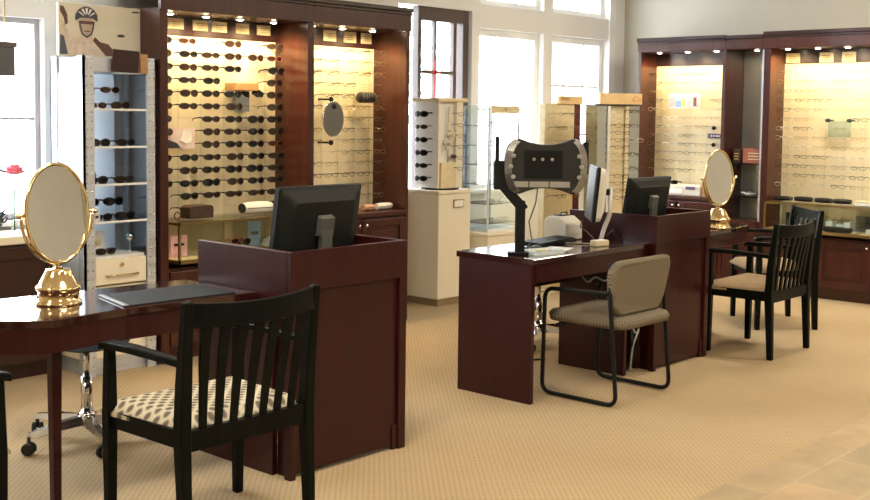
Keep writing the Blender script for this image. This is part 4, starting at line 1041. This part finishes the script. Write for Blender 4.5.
# ------------------------------------------------------------------ black slat-back chairs
def make_chair(seat_m):
    t = thing('armchair', 'x', 'chair')
    hw, fw_ = .272, .284
    for s in (-1, 1):
        MB().post([(s*fw_, .200, 0, .034, .034), (s*fw_, .200, .42, .041, .044), (s*fw_, .198, .655, .032, .036)]).build('leg', 'black_wood', t, local=True, bevel=.004)
        m = MB(); secs = []
        for (x, y, z, a, b) in ((s*hw, -.235, 0, .034, .036), (s*hw, -.215, .42, .044, .050), (s*hw, -.225, .60, .042, .046), (s*(hw+.006), -.255, .875, .034, .030)):
            secs.append([(x-a/2, y-b/2, z), (x+a/2, y-b/2, z), (x+a/2, y+b/2, z), (x-a/2, y+b/2, z)])
        m.loft(secs); m.build('leg', 'black_wood', t, local=True, bevel=.004)
        secs = []
        for y, z, w in ((.238, .648, .046), (.20, .658, .054), (.05, .662, .050), (-.14, .655, .036), (-.232, .650, .030)):
            x = s*(fw_ if y > 0 else fw_-(fw_-hw)*min(1, -y/.2))
            secs.append([(x-w/2, y, z), (x+w/2, y, z), (x+w/2, y, z+.026), (x-w/2, y, z+.026)])
        MB().loft(secs).build('arm', 'black_wood', t, local=True, bevel=.004)
        MB().loft([[(s*(fw_-.008)-.012, .19, z), (s*(fw_-.008)+.012, .19, z), (s*(fw_-.008)+.012, .19, z+.06), (s*(fw_-.008)-.012, .19, z+.06)] for z in (.375,)]+[[(s*(hw-.006)-.012, -.20, z), (s*(hw-.006)+.012, -.20, z), (s*(hw-.006)+.012, -.20, z+.06), (s*(hw-.006)-.012, -.20, z+.06)] for z in (.375,)]).build('side_rail', 'black_wood', t, local=True)
    MB().box(-.264, .264, .184, .212, .375, .435).build('front_rail', 'black_wood', t, local=True)
    MB().box(-.26, .26, -.232, -.206, .365, .435).build('back_rail', 'black_wood', t, local=True)
    # seat cushion, softly domed
    secs = []; n = 14
    for j in range(n+1):
        v = j/n; row = []
        for i in range(n+1):
            u = i/n; hwid = .262+.036*v
            ed = min(u, 1-u, v, 1-v); h = .430+.045*min(1, (ed/.10))**.55 if ed > 0 else .430
            row.append(((u*2-1)*hwid, -.205+.437*v, h))
        secs.append(row)
    vs = [p for r in secs for p in r]; N = n+1
    fs = [(j*N+i, j*N+i+1, (j+1)*N+i+1, (j+1)*N+i) for j in range(n) for i in range(n)]
    bd = [i for i in range(N)]+[j*N+n for j in range(1, N)]+[n*N+i for i in range(n-1, -1, -1)]+[j*N for j in range(n-1, 0, -1)]
    m = MB().add(vs, fs, True); k = len(m.v); m.add([(vs[b][0], vs[b][1], .418) for b in bd], [list(range(len(bd)))], False)
    for q in range(len(bd)):
        a, b = bd[q], bd[(q+1) % len(bd)]; m.f.append([a, b, k+(q+1) % len(bd), k+q]); m.m.append(0); m.sm.append(False)
    m.build('seat', seat_m, t, local=True)
    # curved top rail: bows towards the back and dips a little in the middle
    secs = []; K = 12
    for k in range(K+1):
        u = -1+2*k/K; x = u*(hw+.004); y = -.250-.045*(1-u*u); zt = .872-.014*(1-u*u); zb = .790-.010*(1-u*u)
        secs.append([(x, y-.012, zb), (x, y+.012, zb+.0), (x, y+.010, zt), (x, y-.010, zt)])
    MB().loft(secs).build('top_rail', 'black_wood', t, local=True, bevel=.003)
    for k in range(7):
        u = -.76+1.52*k/6; x = u*hw; x2 = u*hw*.93; secs = []
        for z, xx, y, w in ((.425, x2, -.219, .026), (.55, x*.96, -.226-.012*(1-u*u), .030), (.70, x, -.237-.030*(1-u*u), .036), (.80, x, -.248-.042*(1-u*u), .042)):
            secs.append([(xx-w/2, y-.006, z), (xx+w/2, y-.006, z), (xx+w/2, y+.006, z), (xx-w/2, y+.006, z)])
        MB().loft(secs).build('slat', 'black_wood', t, local=True)
    return t
ch = make_chair('dotted_fabric'); place(ch, (2.460, 3.30, 0), 0, 'black slat back armchair with cream dotted seat in the foreground')
c2 = copy_tree(ch); place(c2, (1.475, 3.61, 0), -PI/2, 'black armchair at the blunt table end, mostly cut off by the frame')
c3 = make_chair('tan_fabric'); place(c3, (6.795, 3.315, 0), 0, 'black slat back armchair with plain tan seat beside the far counter')
c3.scale = (.965, .965, .965); c4 = copy_tree(c3); place(c4, (7.74, 3.665, 0), math.radians(45), 'black slat back armchair turned askew behind the tan seated chair')

# ------------------------------------------------------------------ sled-base chair
t = thing('sled_chair', 'grey brown upholstered chair on a black sled frame', 'chair', (5.13, 3.37, 0))
for s in (-1, 1):
    x = s*.262
    pts = round_path([(x*.98, -.185, .74), (x, -.20, .50), (x, -.245, .014), (x, .225, .014), (x, .215, .575), (x, -.185, .585)], .06, 6)
    MB().tube(pts, .0115, 8).build('side_frame', 'black_plastic', t, local=True)
MB().tube([(-.262, .13, .386), (.262, .13, .386)], .011, 8).build('cross_bar', 'black_plastic', t, local=True)
MB().tube([(-.262, -.15, .386), (.262, -.15, .386)], .011, 8).build('cross_bar', 'black_plastic', t, local=True)
secs = []
def rrect(hx, hy, r, n=6, cx=0, cy=0):
    out = []
    for (sx, sy, a0) in ((1, 1, 0), (-1, 1, 90), (-1, -1, 180), (1, -1, 270)):
        for k in range(n+1):
            a = math.radians(a0+90*k/n); out.append((cx+sx*(hx-r)+r*math.cos(a), cy+sy*(hy-r)+r*math.sin(a)))
    return out
m = MB(); L = []
for z, d in ((.397, .03), (.404, .005), (.436, -.003), (.452, .012), (.460, .04), (.464, .09)):
    L.append([(x, y, z+.012*(y > .0)*0) for x, y in rrect(.255-d, .255-d, .09-min(d, .06), 6, 0, -.02)])
m.loft(L, True, True); m.build('seat', 'woven_taupe', t, local=True)
L = []
for d, e in ((-.022, .02), (-.016, 0), (.016, 0), (.026, .02), (.030, .06)):
    loop = []
    for (x, z) in rrect(.282-e, .148-e, .075-min(e, .05), 6, 0, .606):
        taper = 1-.16*max(0, (.60-z)/.1)
        loop.append((x*taper, -.185+d-.10*(z-.5)-.030*(1-(x/.28)**2), z))
    L.append(loop)
MB().loft(L, True, True).build('backrest', 'woven_taupe_upright', t, local=True)

# ------------------------------------------------------------------ swivel chairs behind the tables
def office_chair():
    t = thing('swivel_stool', 'x', 'stool')
    m = MB()
    m.lathe([(.035, .075), (.042, .085), (.042, .125), (.03, .14)], 20)
    for k in range(5):
        a = 2*PI*k/5+.3; c, s = math.cos(a), math.sin(a)
        m.loft([[(c*r-s*w, s*r+c*w, z-h), (c*r+s*w, s*r-c*w, z-h), (c*r+s*w*.6, s*r-c*w*.6, z+h), (c*r-s*w*.6, s*r+c*w*.6, z+h)] for r, w, z, h in ((.03, .028, .105, .02), (.16, .024, .098, .016), (.285, .016, .085, .011))])
    m.build('star_base', 'chrome', t, local=True)
    for k in range(5):
        a = 2*PI*k/5+.3; c, s = math.cos(a), math.sin(a); x, y = .285*c, .285*s
        w = MB()
        for e in (-1, 1):
            ax = Vector((-s*.6+c*.8, c*.6+s*.8, 0)).normalized(); p = Vector((x, y, .027))+ax*.014*e
            u = Vector((0, 0, 1)); q = ax.cross(u)
            w.loft([[p+ax*h*e+(q*math.cos(2*PI*j/14)+u*math.sin(2*PI*j/14))*rr for j in range(14)] for h, rr in ((-.008, .027), (.008, .027), (.011, .020))], True, True)
        w.tube([(x, y, .03), (x, y, .078)], .008, 8); w.build('caster', 'black_rubber', t, local=True)
    MB().tube([(0, 0, .13), (0, 0, .30)], .026, 14).tube([(0, 0, .30), (0, 0, .44)], .015, 12).build('gas_lift', 'chrome', t, local=True)
    MB().lathe([(.02, .42), (.10, .425), (.10, .44), (.02, .445)], 20).build('seat_plate', 'black_plastic', t, local=True)
    MB().lathe([(.17, .445), (.19, .455), (.195, .485), (.185, .51), (.15, .525), (0, .53)], 32).build('seat', 'blue_fabric', t, local=True)
    MB().tube([(0, 0, .425), (.13, .05, .42), (.19, .07, .41)], .007, 8).ball((.195, .072, .41), .013).build('lever', 'black_plastic', t, local=True)
    return t
o1 = office_chair(); place(o1, (2.70, 4.53, 0), math.radians(20), 'swivel stool on a chrome star base behind the glossy foreground table')
o2 = copy_tree(o1); place(o2, (5.93, 4.42, 0), math.radians(47), 'swivel stool on casters behind the slab ended table')

# ------------------------------------------------------------------ monitors
def monitor():
    t = thing('monitor', 'x', 'monitor')      # screen faces +y, seen from behind; origin on the desk
    T = Matrix.Translation((0, -.01, .245)) @ Matrix.Rotation(math.radians(9), 4, 'X')
    def put(mb, nm, mt, par, bevel=0):
        mb.v = [T @ v for v in mb.v]; return mb.build(nm, mt, par, local=True, bevel=bevel)
    put(MB().box(-.25, .25, -.012, .022, -.165, .165), 'bezel', 'black_plastic', t, .004)
    put(MB().box(-.238, .238, .022, .024, -.150, .153), 'screen', 'screen_dark', t)
    L = [[(x, y, z) for x, z in rrect(a, b, .02, 3)] for a, b, y in ((.244, .160, -.012), (.232, .148, -.022), (.190, .112, -.042), (.180, .104, -.048))]
    put(MB().loft(L), 'rear_housing', 'dark_plastic', t)
    put(MB().loft([[(-.045, -.046, z), (.045, -.046, z), (.038, -.075, z), (-.038, -.075, z)] for z in (-.045, .035)]+[[(-.04, -.046, .045), (.04, -.046, .045), (.03, -.062, .045), (-.03, -.062, .045)]]), 'hinge_cover', 'grey_plastic', t)
    MB().loft([[(-w, y-.014, z), (w, y-.014, z), (w, y+.014, z), (-w, y+.014, z)] for z, y, w in ((.012, -.055, .035), (.14, -.065, .032), (.24, -.068, .032))]).build('stand', 'grey_plastic', t, local=True, bevel=.003)
    L = [[(x, y-.03, z) for x, y in rrect(.13, .10, .05, 5)] for z in (0, .012)]
    MB().loft(L).build('base', 'black_plastic', t, local=True)
    q = put(MB().box(-.09, -.055, -.0485, -.047, -.135, -.122).box(.02, .05, -.0485, -.047, -.135, -.122), 'port', 'silver_plastic', t)
    return t
m1 = monitor(); place(m1, (3.36, 3.74, .765), math.radians(2), 'black monitor seen from behind on the near counter')
m2 = copy_tree(m1); m2.scale = (.86, .86, .86); place(m2, (6.11, 3.74, .745+.02), math.radians(-4), 'black monitor seen from behind on the far counter')

# ------------------------------------------------------------------ brass table mirrors
def table_mirror():
    t = thing('table_mirror', 'x', 'mirror')           # glass faces -y
    prof = [(.088, 0), (.088, .010), (.078, .016), (.076, .050), (.084, .056), (.086, .064), (.080, .070), (.074, .074), (.048, .125), (.046, .132), (.020, .134), (.016, .140)]
    MB().lathe(prof, 32).build('base', 'brass', t, local=True)
    MB().tube([(0, .0, .132), (0, 0, .165)], .011, 12).ball((0, 0, .160), .017).build('stem', 'chrome', t, local=True)
    n = 20; P = [(.158*math.cos(math.radians(a)), 0, .345+.185*math.sin(math.radians(a))*1.0) for a in range(178, 363, 8)]
    MB().tube(P, .0065, 8).build('yoke', 'brass', t, local=True)
    K = 40; T = Matrix.Translation((0, 0, .345)) @ Matrix.Rotation(math.radians(-4), 4, 'X')
    ell = lambda a, b, y: [T @ Vector((a*math.cos(2*PI*k/K), y, b*math.sin(2*PI*k/K))) for k in range(K)]
    MB().tube(ell(.137, .188, 0), .0075, 8, closed=True).build('rim', 'brass', t, local=True)
    m = MB().loft([ell(.135, .186, -.002), ell(.135, .186, .002)], True, False); m.build('glass', 'mirror', t, local=True)
    for s in (-1, 1): MB().lathe([(.004, -.022), (.010, -.018), (.011, -.008), (.006, .0), (.006, .012)] if s < 0 else [(.006, -.012), (.006, 0), (.011, .008), (.010, .018), (.004, .022)], 12, (s*.158, 0, .345), 'x').build('pivot_knob', 'brass', t, local=True)
    return t
tm = table_mirror(); place(tm, (2.235, 3.945, .755), math.radians(6), 'oval brass framed mirror on the glossy foreground table')
tm2 = copy_tree(tm); tm2.scale = (.97, .97, .97); place(tm2, (6.865, 3.645, .755), math.radians(-13), 'oval brass mirror on the far table beyond the second counter')

# blotter on the near table
t = thing('desk_blotter', 'thin dark grey desk blotter lying on the glossy foreground table', 'blotter', (2.62, 3.84, .755))
MB().prism([(2.365, 3.70), (2.87, 3.675), (2.88, 3.97), (2.43, 3.985)], .7552, .7600).build('pad', 'blotter', t)
MB().prism([(2.365, 3.70), (2.385, 3.699), (2.448, 3.985), (2.43, 3.985)], .7600, .7616).build('edge_strip', 'silver_plastic', t)

# ------------------------------------------------------------------ the measuring device on its arm
DRZ = -(0.8373793)        # turned to the middle of the shop
t = thing('eye_measuring_device', 'black measuring device with silver ends on a bent arm', 'device', (4.735, 3.665, .757))
C0 = Vector((4.838, 3.580, 1.225))
Wd = Vector((math.cos(DRZ), math.sin(DRZ), 0)); Nn = Vector((-math.sin(DRZ), math.cos(DRZ), 0))*-1   # Nn towards the viewer side
def dv(u, d, w): return C0+Wd*u+Nn*d+Vector((0, 0, w))
def bow(hw, h_end, h_mid):
    top = []
    K = 30
    for k in range(K+1):
        a = math.radians(180-180*k/K); u = math.cos(a)
        hh = h_mid+(h_end-h_mid)*min(1, abs(u)/.66)**2
        if abs(u) > .66: hh = h_end*(.12+.88*math.sqrt(max(0, 1-((abs(u)-.66)/.34)**2)))
        top.append((u*hw, hh))
    return top+[(x, -z) for x, z in top[::-1]]
mat('grey_plastic_light', (.27, .265, .24), None, .4)
mat('band_silver', (.24, .24, .24), (.34, .34, .34), .2, .8)
mat('housing_grey', (.020, .021, .020), (.026, .027, .026), .5, spec=.25)
prof = bow(.205, .146, .114)
m = MB().loft([[dv(x*s, d, z*s) for x, z in prof] for d, s in ((-.07, .86), (-.06, .93), (.05, 1), (.062, .985), (.066, .95))], True, False)
m.build('housing', 'housing_grey', t)
half = prof[:31]
for s in (-1, 1):
    pts = [(x, z) for x, z in half if x*s > .145]
    pts = sorted(pts, key=lambda p: abs(p[0])); loop_pts = pts+[(x, -z) for x, z in pts[::-1]]
    sec = []
    for x, z in loop_pts:
        sec.append([dv(x*.99, -.055, z*.99), dv(x*1.06, -.05, z*1.015), dv(x*1.06, .056, z*1.015), dv(x*.87, .074, z*.90)])
    e = MB().loft(sec, True, False).build('end_band', 'band_silver', t, bevel=.003)
    for w in (-.055, .0, .055):
        b = MB(); c = dv(s*(.184-.012*abs(w)/.055), .0675, w)
        loop = lambda r, dd: [c+Nn*dd+Wd*r*math.cos(2*PI*j/12)+Vector((0, 0, r*math.sin(2*PI*j/12))) for j in range(12)]
        b.loft([loop(.012, -.006), loop(.012, .008), loop(.008, .011)], True, True)
        b.build('lamp', 'grey_plastic_light', e)
def dbox(u0, u1, d0, d1, w0, w1): return MB().add([dv(u, d, w) for w in (w0, w1) for d in (d0, d1) for u in (u0, u1)], [(0, 2, 3, 1), (4, 5, 7, 6), (0, 1, 5, 4), (2, 6, 7, 3), (0, 4, 6, 2), (1, 3, 7, 5)])
m = dbox(-.115, .085, .064, .072, -.060, .085)
sw = m.build('window_frame', 'black_plastic', t, bevel=.002)
dbox(-.105, .075, .0715, .0735, -.050, .075).build('window_glass', 'screen_dark', sw)
for u in (-.065, -.020, .030):
    m = MB(); c = dv(u, .0735, .038); m.loft([[c+Nn*dd+Wd*r*math.cos(2*PI*j/10)+Vector((0, 0, r*math.sin(2*PI*j/10))) for j in range(10)] for r, dd in ((.009, 0), (.007, .003))], True)
    m.build('sensor', 'grey_plastic_light', sw)
for u0, u1 in ((-.165, -.092), (-.086, .014), (.020, .125)): dbox(u0, u1, .064, .069, -.108, -.078).build('key', 'grey_plastic_light', t)
# arm
m = MB()
m.add(*[x for x in (lambda b: (b.v, b.f))(MB().obox((4.745, 3.668, .90), .052, .045, .285, DRZ))])
b = MB().obox((4.708, 3.705, 1.075), .055, .045, .22, DRZ, 0, -.72); m.add(b.v, b.f)
b = MB().obox((4.668, 3.748, 1.175), .065, .045, .15, DRZ); m.add(b.v, b.f)
m.build('post', 'black_plastic', t, bevel=.005)
MB().obox((4.664, 3.765, 1.29), .022, .02, .18, DRZ).build('upright_bar', 'black_plastic', t, bevel=.002)
m = MB().obox((4.688, 3.732, 1.24), .10, .025, .022, DRZ); b = MB().obox((4.688, 3.732, 1.19), .10, .03, .025, DRZ); m.add(b.v, b.f); m.build('bracket', 'black_plastic', t)
MB().obox((4.985, 3.425, 1.27), .03, .03, .17, DRZ).obox((4.965, 3.445, 1.23), .06, .03, .03, DRZ).build('side_handle', 'black_plastic', t, bevel=.003)
MB().obox((4.735, 3.672, .765), .11, .09, .014, DRZ).build('foot', 'black_plastic', t, bevel=.003)
MB().tube([dv(-.03, -.05, -.10), dv(-.04, -.06, -.20), dv(-.075, -.05, -.30), dv(-.06, -.03, -.40), (4.80, 3.68, .765)], .004, 6).build('cable', 'grey_plastic', t)

mat('satin', (.62, .63, .64), None, .35, .4)
# side-on screen on a bent chrome arm
t = thing('monitor', 'flat screen seen edge on, held by a bent chrome arm', 'monitor', (5.43, 3.62, .757))
A = math.radians(-66)      # screen plane direction
cx, cy = 5.395, 3.66
M = Matrix.Translation((cx, cy, 1.055)) @ Matrix.Rotation(math.radians(40.5), 4, 'Z') @ Matrix.Rotation(math.radians(5), 4, 'X')
def mput(mb, nm, mt, par, bevel=0):
    mb.v = [M @ v for v in mb.v]; return mb.build(nm, mt, par, bevel=bevel)
mput(MB().box(-.19, .19, -.018, .006, -.155, .155), 'bezel', 'black_plastic', t, .006)
mput(MB().box(-.175, .175, .006, .008, -.14, .14), 'screen', 'screen_dark', t)
mput(MB().loft([[(x, y, z) for x, z in rrect(a, b, .03, 4)] for a, b, y in ((.188, .153, -.018), (.180, .146, -.045), (.13, .10, -.065))]), 'rear_housing', 'ivory_plastic', t)
MB().tube(round_path([(5.425, 3.617, .765), (5.44, 3.598, .86), (5.46, 3.576, .93), (5.460, 3.576, 1.09)], .05), .013, 10).build('arm', 'satin', t)
MB().obox((5.438, 3.60, 1.06), .055, .03, .035, DRZ).ball((5.42, 3.62, 1.06), .022).build('joint', 'black_plastic', t)
m = MB().obox((5.425, 3.617, .762), .09, .09, .010, .3); b = MB().obox((5.40, 3.70, .762), .05, .24, .008, .5); m.add(b.v, b.f); b = MB().obox((5.52, 3.62, .762), .16, .035, .008, .1); m.add(b.v, b.f)
m.build('foot', 'chrome', t, bevel=.002)
MB().tube([(5.47, 3.60, .80), (5.49, 3.585, .83), (5.515, 3.56, .80), (5.535, 3.55, .765)], .005, 6).ball((5.495, 3.58, .83), .011).build('cable', 'black_plastic', t)
MB().tube([(5.37, 3.70, .90), (5.36, 3.71, .86), (5.385, 3.68, .83), (5.41, 3.66, .80), (5.42, 3.64, .77)], .004, 6).build('cable', 'grey_plastic', t)

# lens-reading machine: white box with a sloping lid
t = thing('lens_reader', 'white desktop instrument with a sloped lid behind the keyboard', 'instrument', (5.53, 3.95, .757))
TT = Matrix.Translation((5.53, 3.95, .757)) @ Matrix.Rotation(-.15, 4, 'Z') @ Matrix.Scale(.84, 4)
def tp(mb, nm, mt, bevel=0, par=None):
    mb.v = [TT @ v for v in mb.v]; return mb.build(nm, mt, par or t, bevel=bevel)
tp(MB().prism([(-.11, .004), (.11, .004), (.11, .135), (.07, .16), (-.03, .165), (-.11, .12)], -.085, .085, 'x'), 'body', 'ivory_plastic', .006)
tp(MB().prism([(-.112, .05), (-.112, .105), (-.108, .112), (-.108, .05)], -.06, .06, 'x'), 'front_face', 'card_white')
tp(MB().box(-.045, .045, -.02, .05, .165, .172).tube([(-.03, 0, .17), (-.03, -.01, .19), (.03, -.01, .19), (.03, 0, .17)], .005, 6), 'lens_rest', 'dark_plastic')
tp(MB().box(-.08, .08, -.10, .10, 0, .004), 'feet', 'black_rubber')
# keyboard
t = thing('keyboard', 'flat black keyboard on the slab ended table', 'keyboard', (5.26, 3.84, .757))
KB = Matrix.Translation((5.24, 3.845, .757)) @ Matrix.Rotation(.12, 4, 'Z') @ Matrix.Rotation(.05, 4, 'X')
def kp(mb, nm, mt, bevel=0): mb.v = [KB @ v for v in mb.v]; return mb.build(nm, mt, t, bevel=bevel)
kp(MB().box(-.215, .215, -.07, .07, .004, .022), 'case', 'black_plastic', .004)
m = MB()
for r in range(5):
    for c in range(15): m.box(-.205+.0275*c, -.182+.0275*c, -.06+.025*r, -.040+.025*r, .022, .028)
kp(m, 'keys', 'dark_plastic')
# papers, tray, pens
t = thing('clear_tray', 'clear shallow tray with pens at the table front', 'tray', (4.85, 3.60, .757))
M2 = Matrix.Translation((4.86, 3.60, .757)) @ Matrix.Rotation(-.18, 4, 'Z')
def cp_(mb, nm, mt): mb.v = [M2 @ v for v in mb.v]; return mb.build(nm, mt, t)
cp_(MB().box(-.10, .10, -.06, .06, .0005, .005).box(-.10, .10, -.06, -.055, .005, .022).box(-.10, .10, .055, .06, .005, .022).box(-.10, -.095, -.055, .055, .005, .022).box(.095, .10, -.055, .055, .005, .022), 'tray', 'acrylic_edge')
m = MB().tube([(4.80, 3.62, .768), (4.90, 3.57, .770)], .005, 6); solo('pen', m, 'black_plastic', 'black pen lying in the clear tray', 'pen', (4.85, 3.6, .768))
m = MB().tube([(4.81, 3.64, .768), (4.92, 3.61, .770)], .005, 6); solo('pen', m, 'yellow_print', 'yellow pen lying in the clear tray', 'pen', (4.86, 3.62, .768))
solo('eye_cover', MB().ball((4.93, 3.70, .772), .045, .03, .0145), 'green_leaf', 'small dark green gadget beside the clear tray', 'gadget', (4.93, 3.70, .757))
solo('paper_sheet', MB().obox((5.06, 3.66, .7585), .22, .14, .002, .3), 'paper', 'white sheet of paper in front of the keyboard', 'paper', (5.06, 3.66, .7575), .3)
t = thing('card_box', 'small cream card box at the table front under the arm', 'box', (5.37, 3.585, .757))
MB().obox((5.375, 3.585, .774), .10, .055, .032, -.2).build('body', 'card_cream', t, bevel=.003); MB().obox((5.375, 3.585, .791), .09, .045, .003, -.2).build('cards', 'card_white', t)
# cables
def cable(pts, r, m, label, loc_):
    P = [Vector(p) for p in pts]; out = []
    for i in range(len(P)-1):
        p0, p1, p2, p3 = P[max(i-1, 0)], P[i], P[i+1], P[min(i+2, len(P)-1)]
        for k in range(6):
            u = k/6; out.append(.5*((2*p1)+(p2-p0)*u+(2*p0-5*p1+4*p2-p3)*u*u+(3*p1-p0-3*p2+p3)*u**3))
    out.append(P[-1])
    return solo('cable', MB().tube(out, r, 6), m, label, 'cable', loc_)
cable([(5.04, 3.60, .725), (5.08, 3.52, .64), (5.14, 3.50, .585), (5.24, 3.52, .60), (5.32, 3.50, .575), (5.44, 3.52, .64), (5.50, 3.56, .70)], .006, 'grey_plastic', 'grey cable hanging in a loop below the table front', (5.2, 3.52, .6))
cable([(5.10, 3.60, .725), (5.12, 3.54, .65), (5.17, 3.52, .60), (5.22, 3.53, .57), (5.26, 3.52, .56), (5.30, 3.54, .60), (5.36, 3.58, .725)], .005, 'black_plastic', 'black cable tangled with the grey one below the table', (5.2, 3.52, .6))
cable([(4.90, 4.05, .008), (5.05, 4.20, .008), (5.3, 4.12, .008), (5.5, 4.10, .008), (5.62, 4.0, .008), (5.60, 3.9, .3), (5.6, 3.88, .7)], .006, 'black_plastic', 'black cable lying on the carpet behind the table', (5.2, 4.1, 0))
cable([(5.62, 3.56, .70), (5.61, 3.52, .50), (5.64, 3.53, .30), (5.60, 3.50, .18), (5.65, 3.53, .06), (5.62, 3.56, .010)], .012, 'black_plastic', 'thick black cables beside the far counter foot', (5.62, 3.54, 0))
cable([(5.66, 3.57, .70), (5.67, 3.53, .50), (5.62, 3.51, .30), (5.68, 3.52, .15), (5.66, 3.55, .012)], .014, 'dark_plastic', 'second thick dark cable beside the far counter foot', (5.66, 3.54, 0))
cable([(5.60, 3.60, .70), (5.585, 3.51, .36), (5.62, 3.49, .24), (5.66, 3.49, .255), (5.60, 3.49, .16), (5.59, 3.50, .012)], .006, 'silver_plastic', 'thin pale cable looped beside the far counter foot', (5.6, 3.5, 0))

# ------------------------------------------------------------------ outside
t = thing('tree', 'pale tree outside the dark framed window', 'tree', (10.2, 10.2, -.15))
MB().tube([(10.2, 10.2, -.15), (10.25, 10.2, 1.2), (10.15, 10.25, 2.6)], [.14, .11, .07], 10).build('trunk', 'bark', t)
m = MB(); rnd = random.Random(5)
for k in range(900):
    a, e, R_ = rnd.uniform(0, 2*PI), rnd.uniform(-1.2, 1.5), rnd.uniform(.4, 1.3)
    M = Matrix.Translation((10.2+R_*math.cos(a)*math.cos(e), 10.2+R_*math.sin(a)*math.cos(e), 2.5+R_*1.1*math.sin(e))) @ Matrix.Rotation(rnd.uniform(0, 6), 4, 'Z') @ Matrix.Rotation(rnd.uniform(0, 3), 4, 'X')
    L = rnd.uniform(.10, .18)
    m.add([M @ Vector(v) for v in ((0, 0, 0), (L*.4, .01, L*.5), (0, 0, L), (-L*.4, .01, L*.5))], [(0, 1, 2, 3)])
m.build('crown', 'outside_leaf', t)

# ------------------------------------------------------------------ remove the glasses patterns, set world and view
for P in SUN+OPT:
    for c in list(P.children): bpy.data.objects.remove(c)
    bpy.data.objects.remove(P)

w = bpy.data.worlds.new('sky'); SC.world = w; w.use_nodes = True
bg = w.node_tree.nodes['Background']
tcw = w.node_tree.nodes.new('ShaderNodeTexCoord'); nzw = w.node_tree.nodes.new('ShaderNodeTexNoise'); nzw.inputs['Scale'].default_value = 2.5; nzw.inputs['Detail'].default_value = 6
rpw = w.node_tree.nodes.new('ShaderNodeValToRGB'); rpw.color_ramp.elements[0].color = (.72, .86, 1, 1); rpw.color_ramp.elements[1].color = (1, 1, 1, 1)
rpw.color_ramp.elements[0].position = .35; rpw.color_ramp.elements[1].position = .6
w.node_tree.links.new(tcw.outputs['Generated'], nzw.inputs[0]); w.node_tree.links.new(nzw.outputs[0], rpw.inputs[0]); w.node_tree.links.new(rpw.outputs[0], bg.inputs[0])
bg.inputs[1].default_value = 7.5
SC.view_settings.view_transform = 'Standard'; SC.view_settings.look = 'None'
SC.view_settings.exposure = 0.95; SC.view_settings.gamma = 1; SC.view_settings.use_curve_mapping = False
SC.cycles.max_bounces = 10; SC.cycles.transparent_max_bounces = 24; SC.cycles.use_denoising = True
SC.cycles.caustics_reflective = False; SC.cycles.caustics_refractive = False; SC.cycles.sample_clamp_indirect = 6
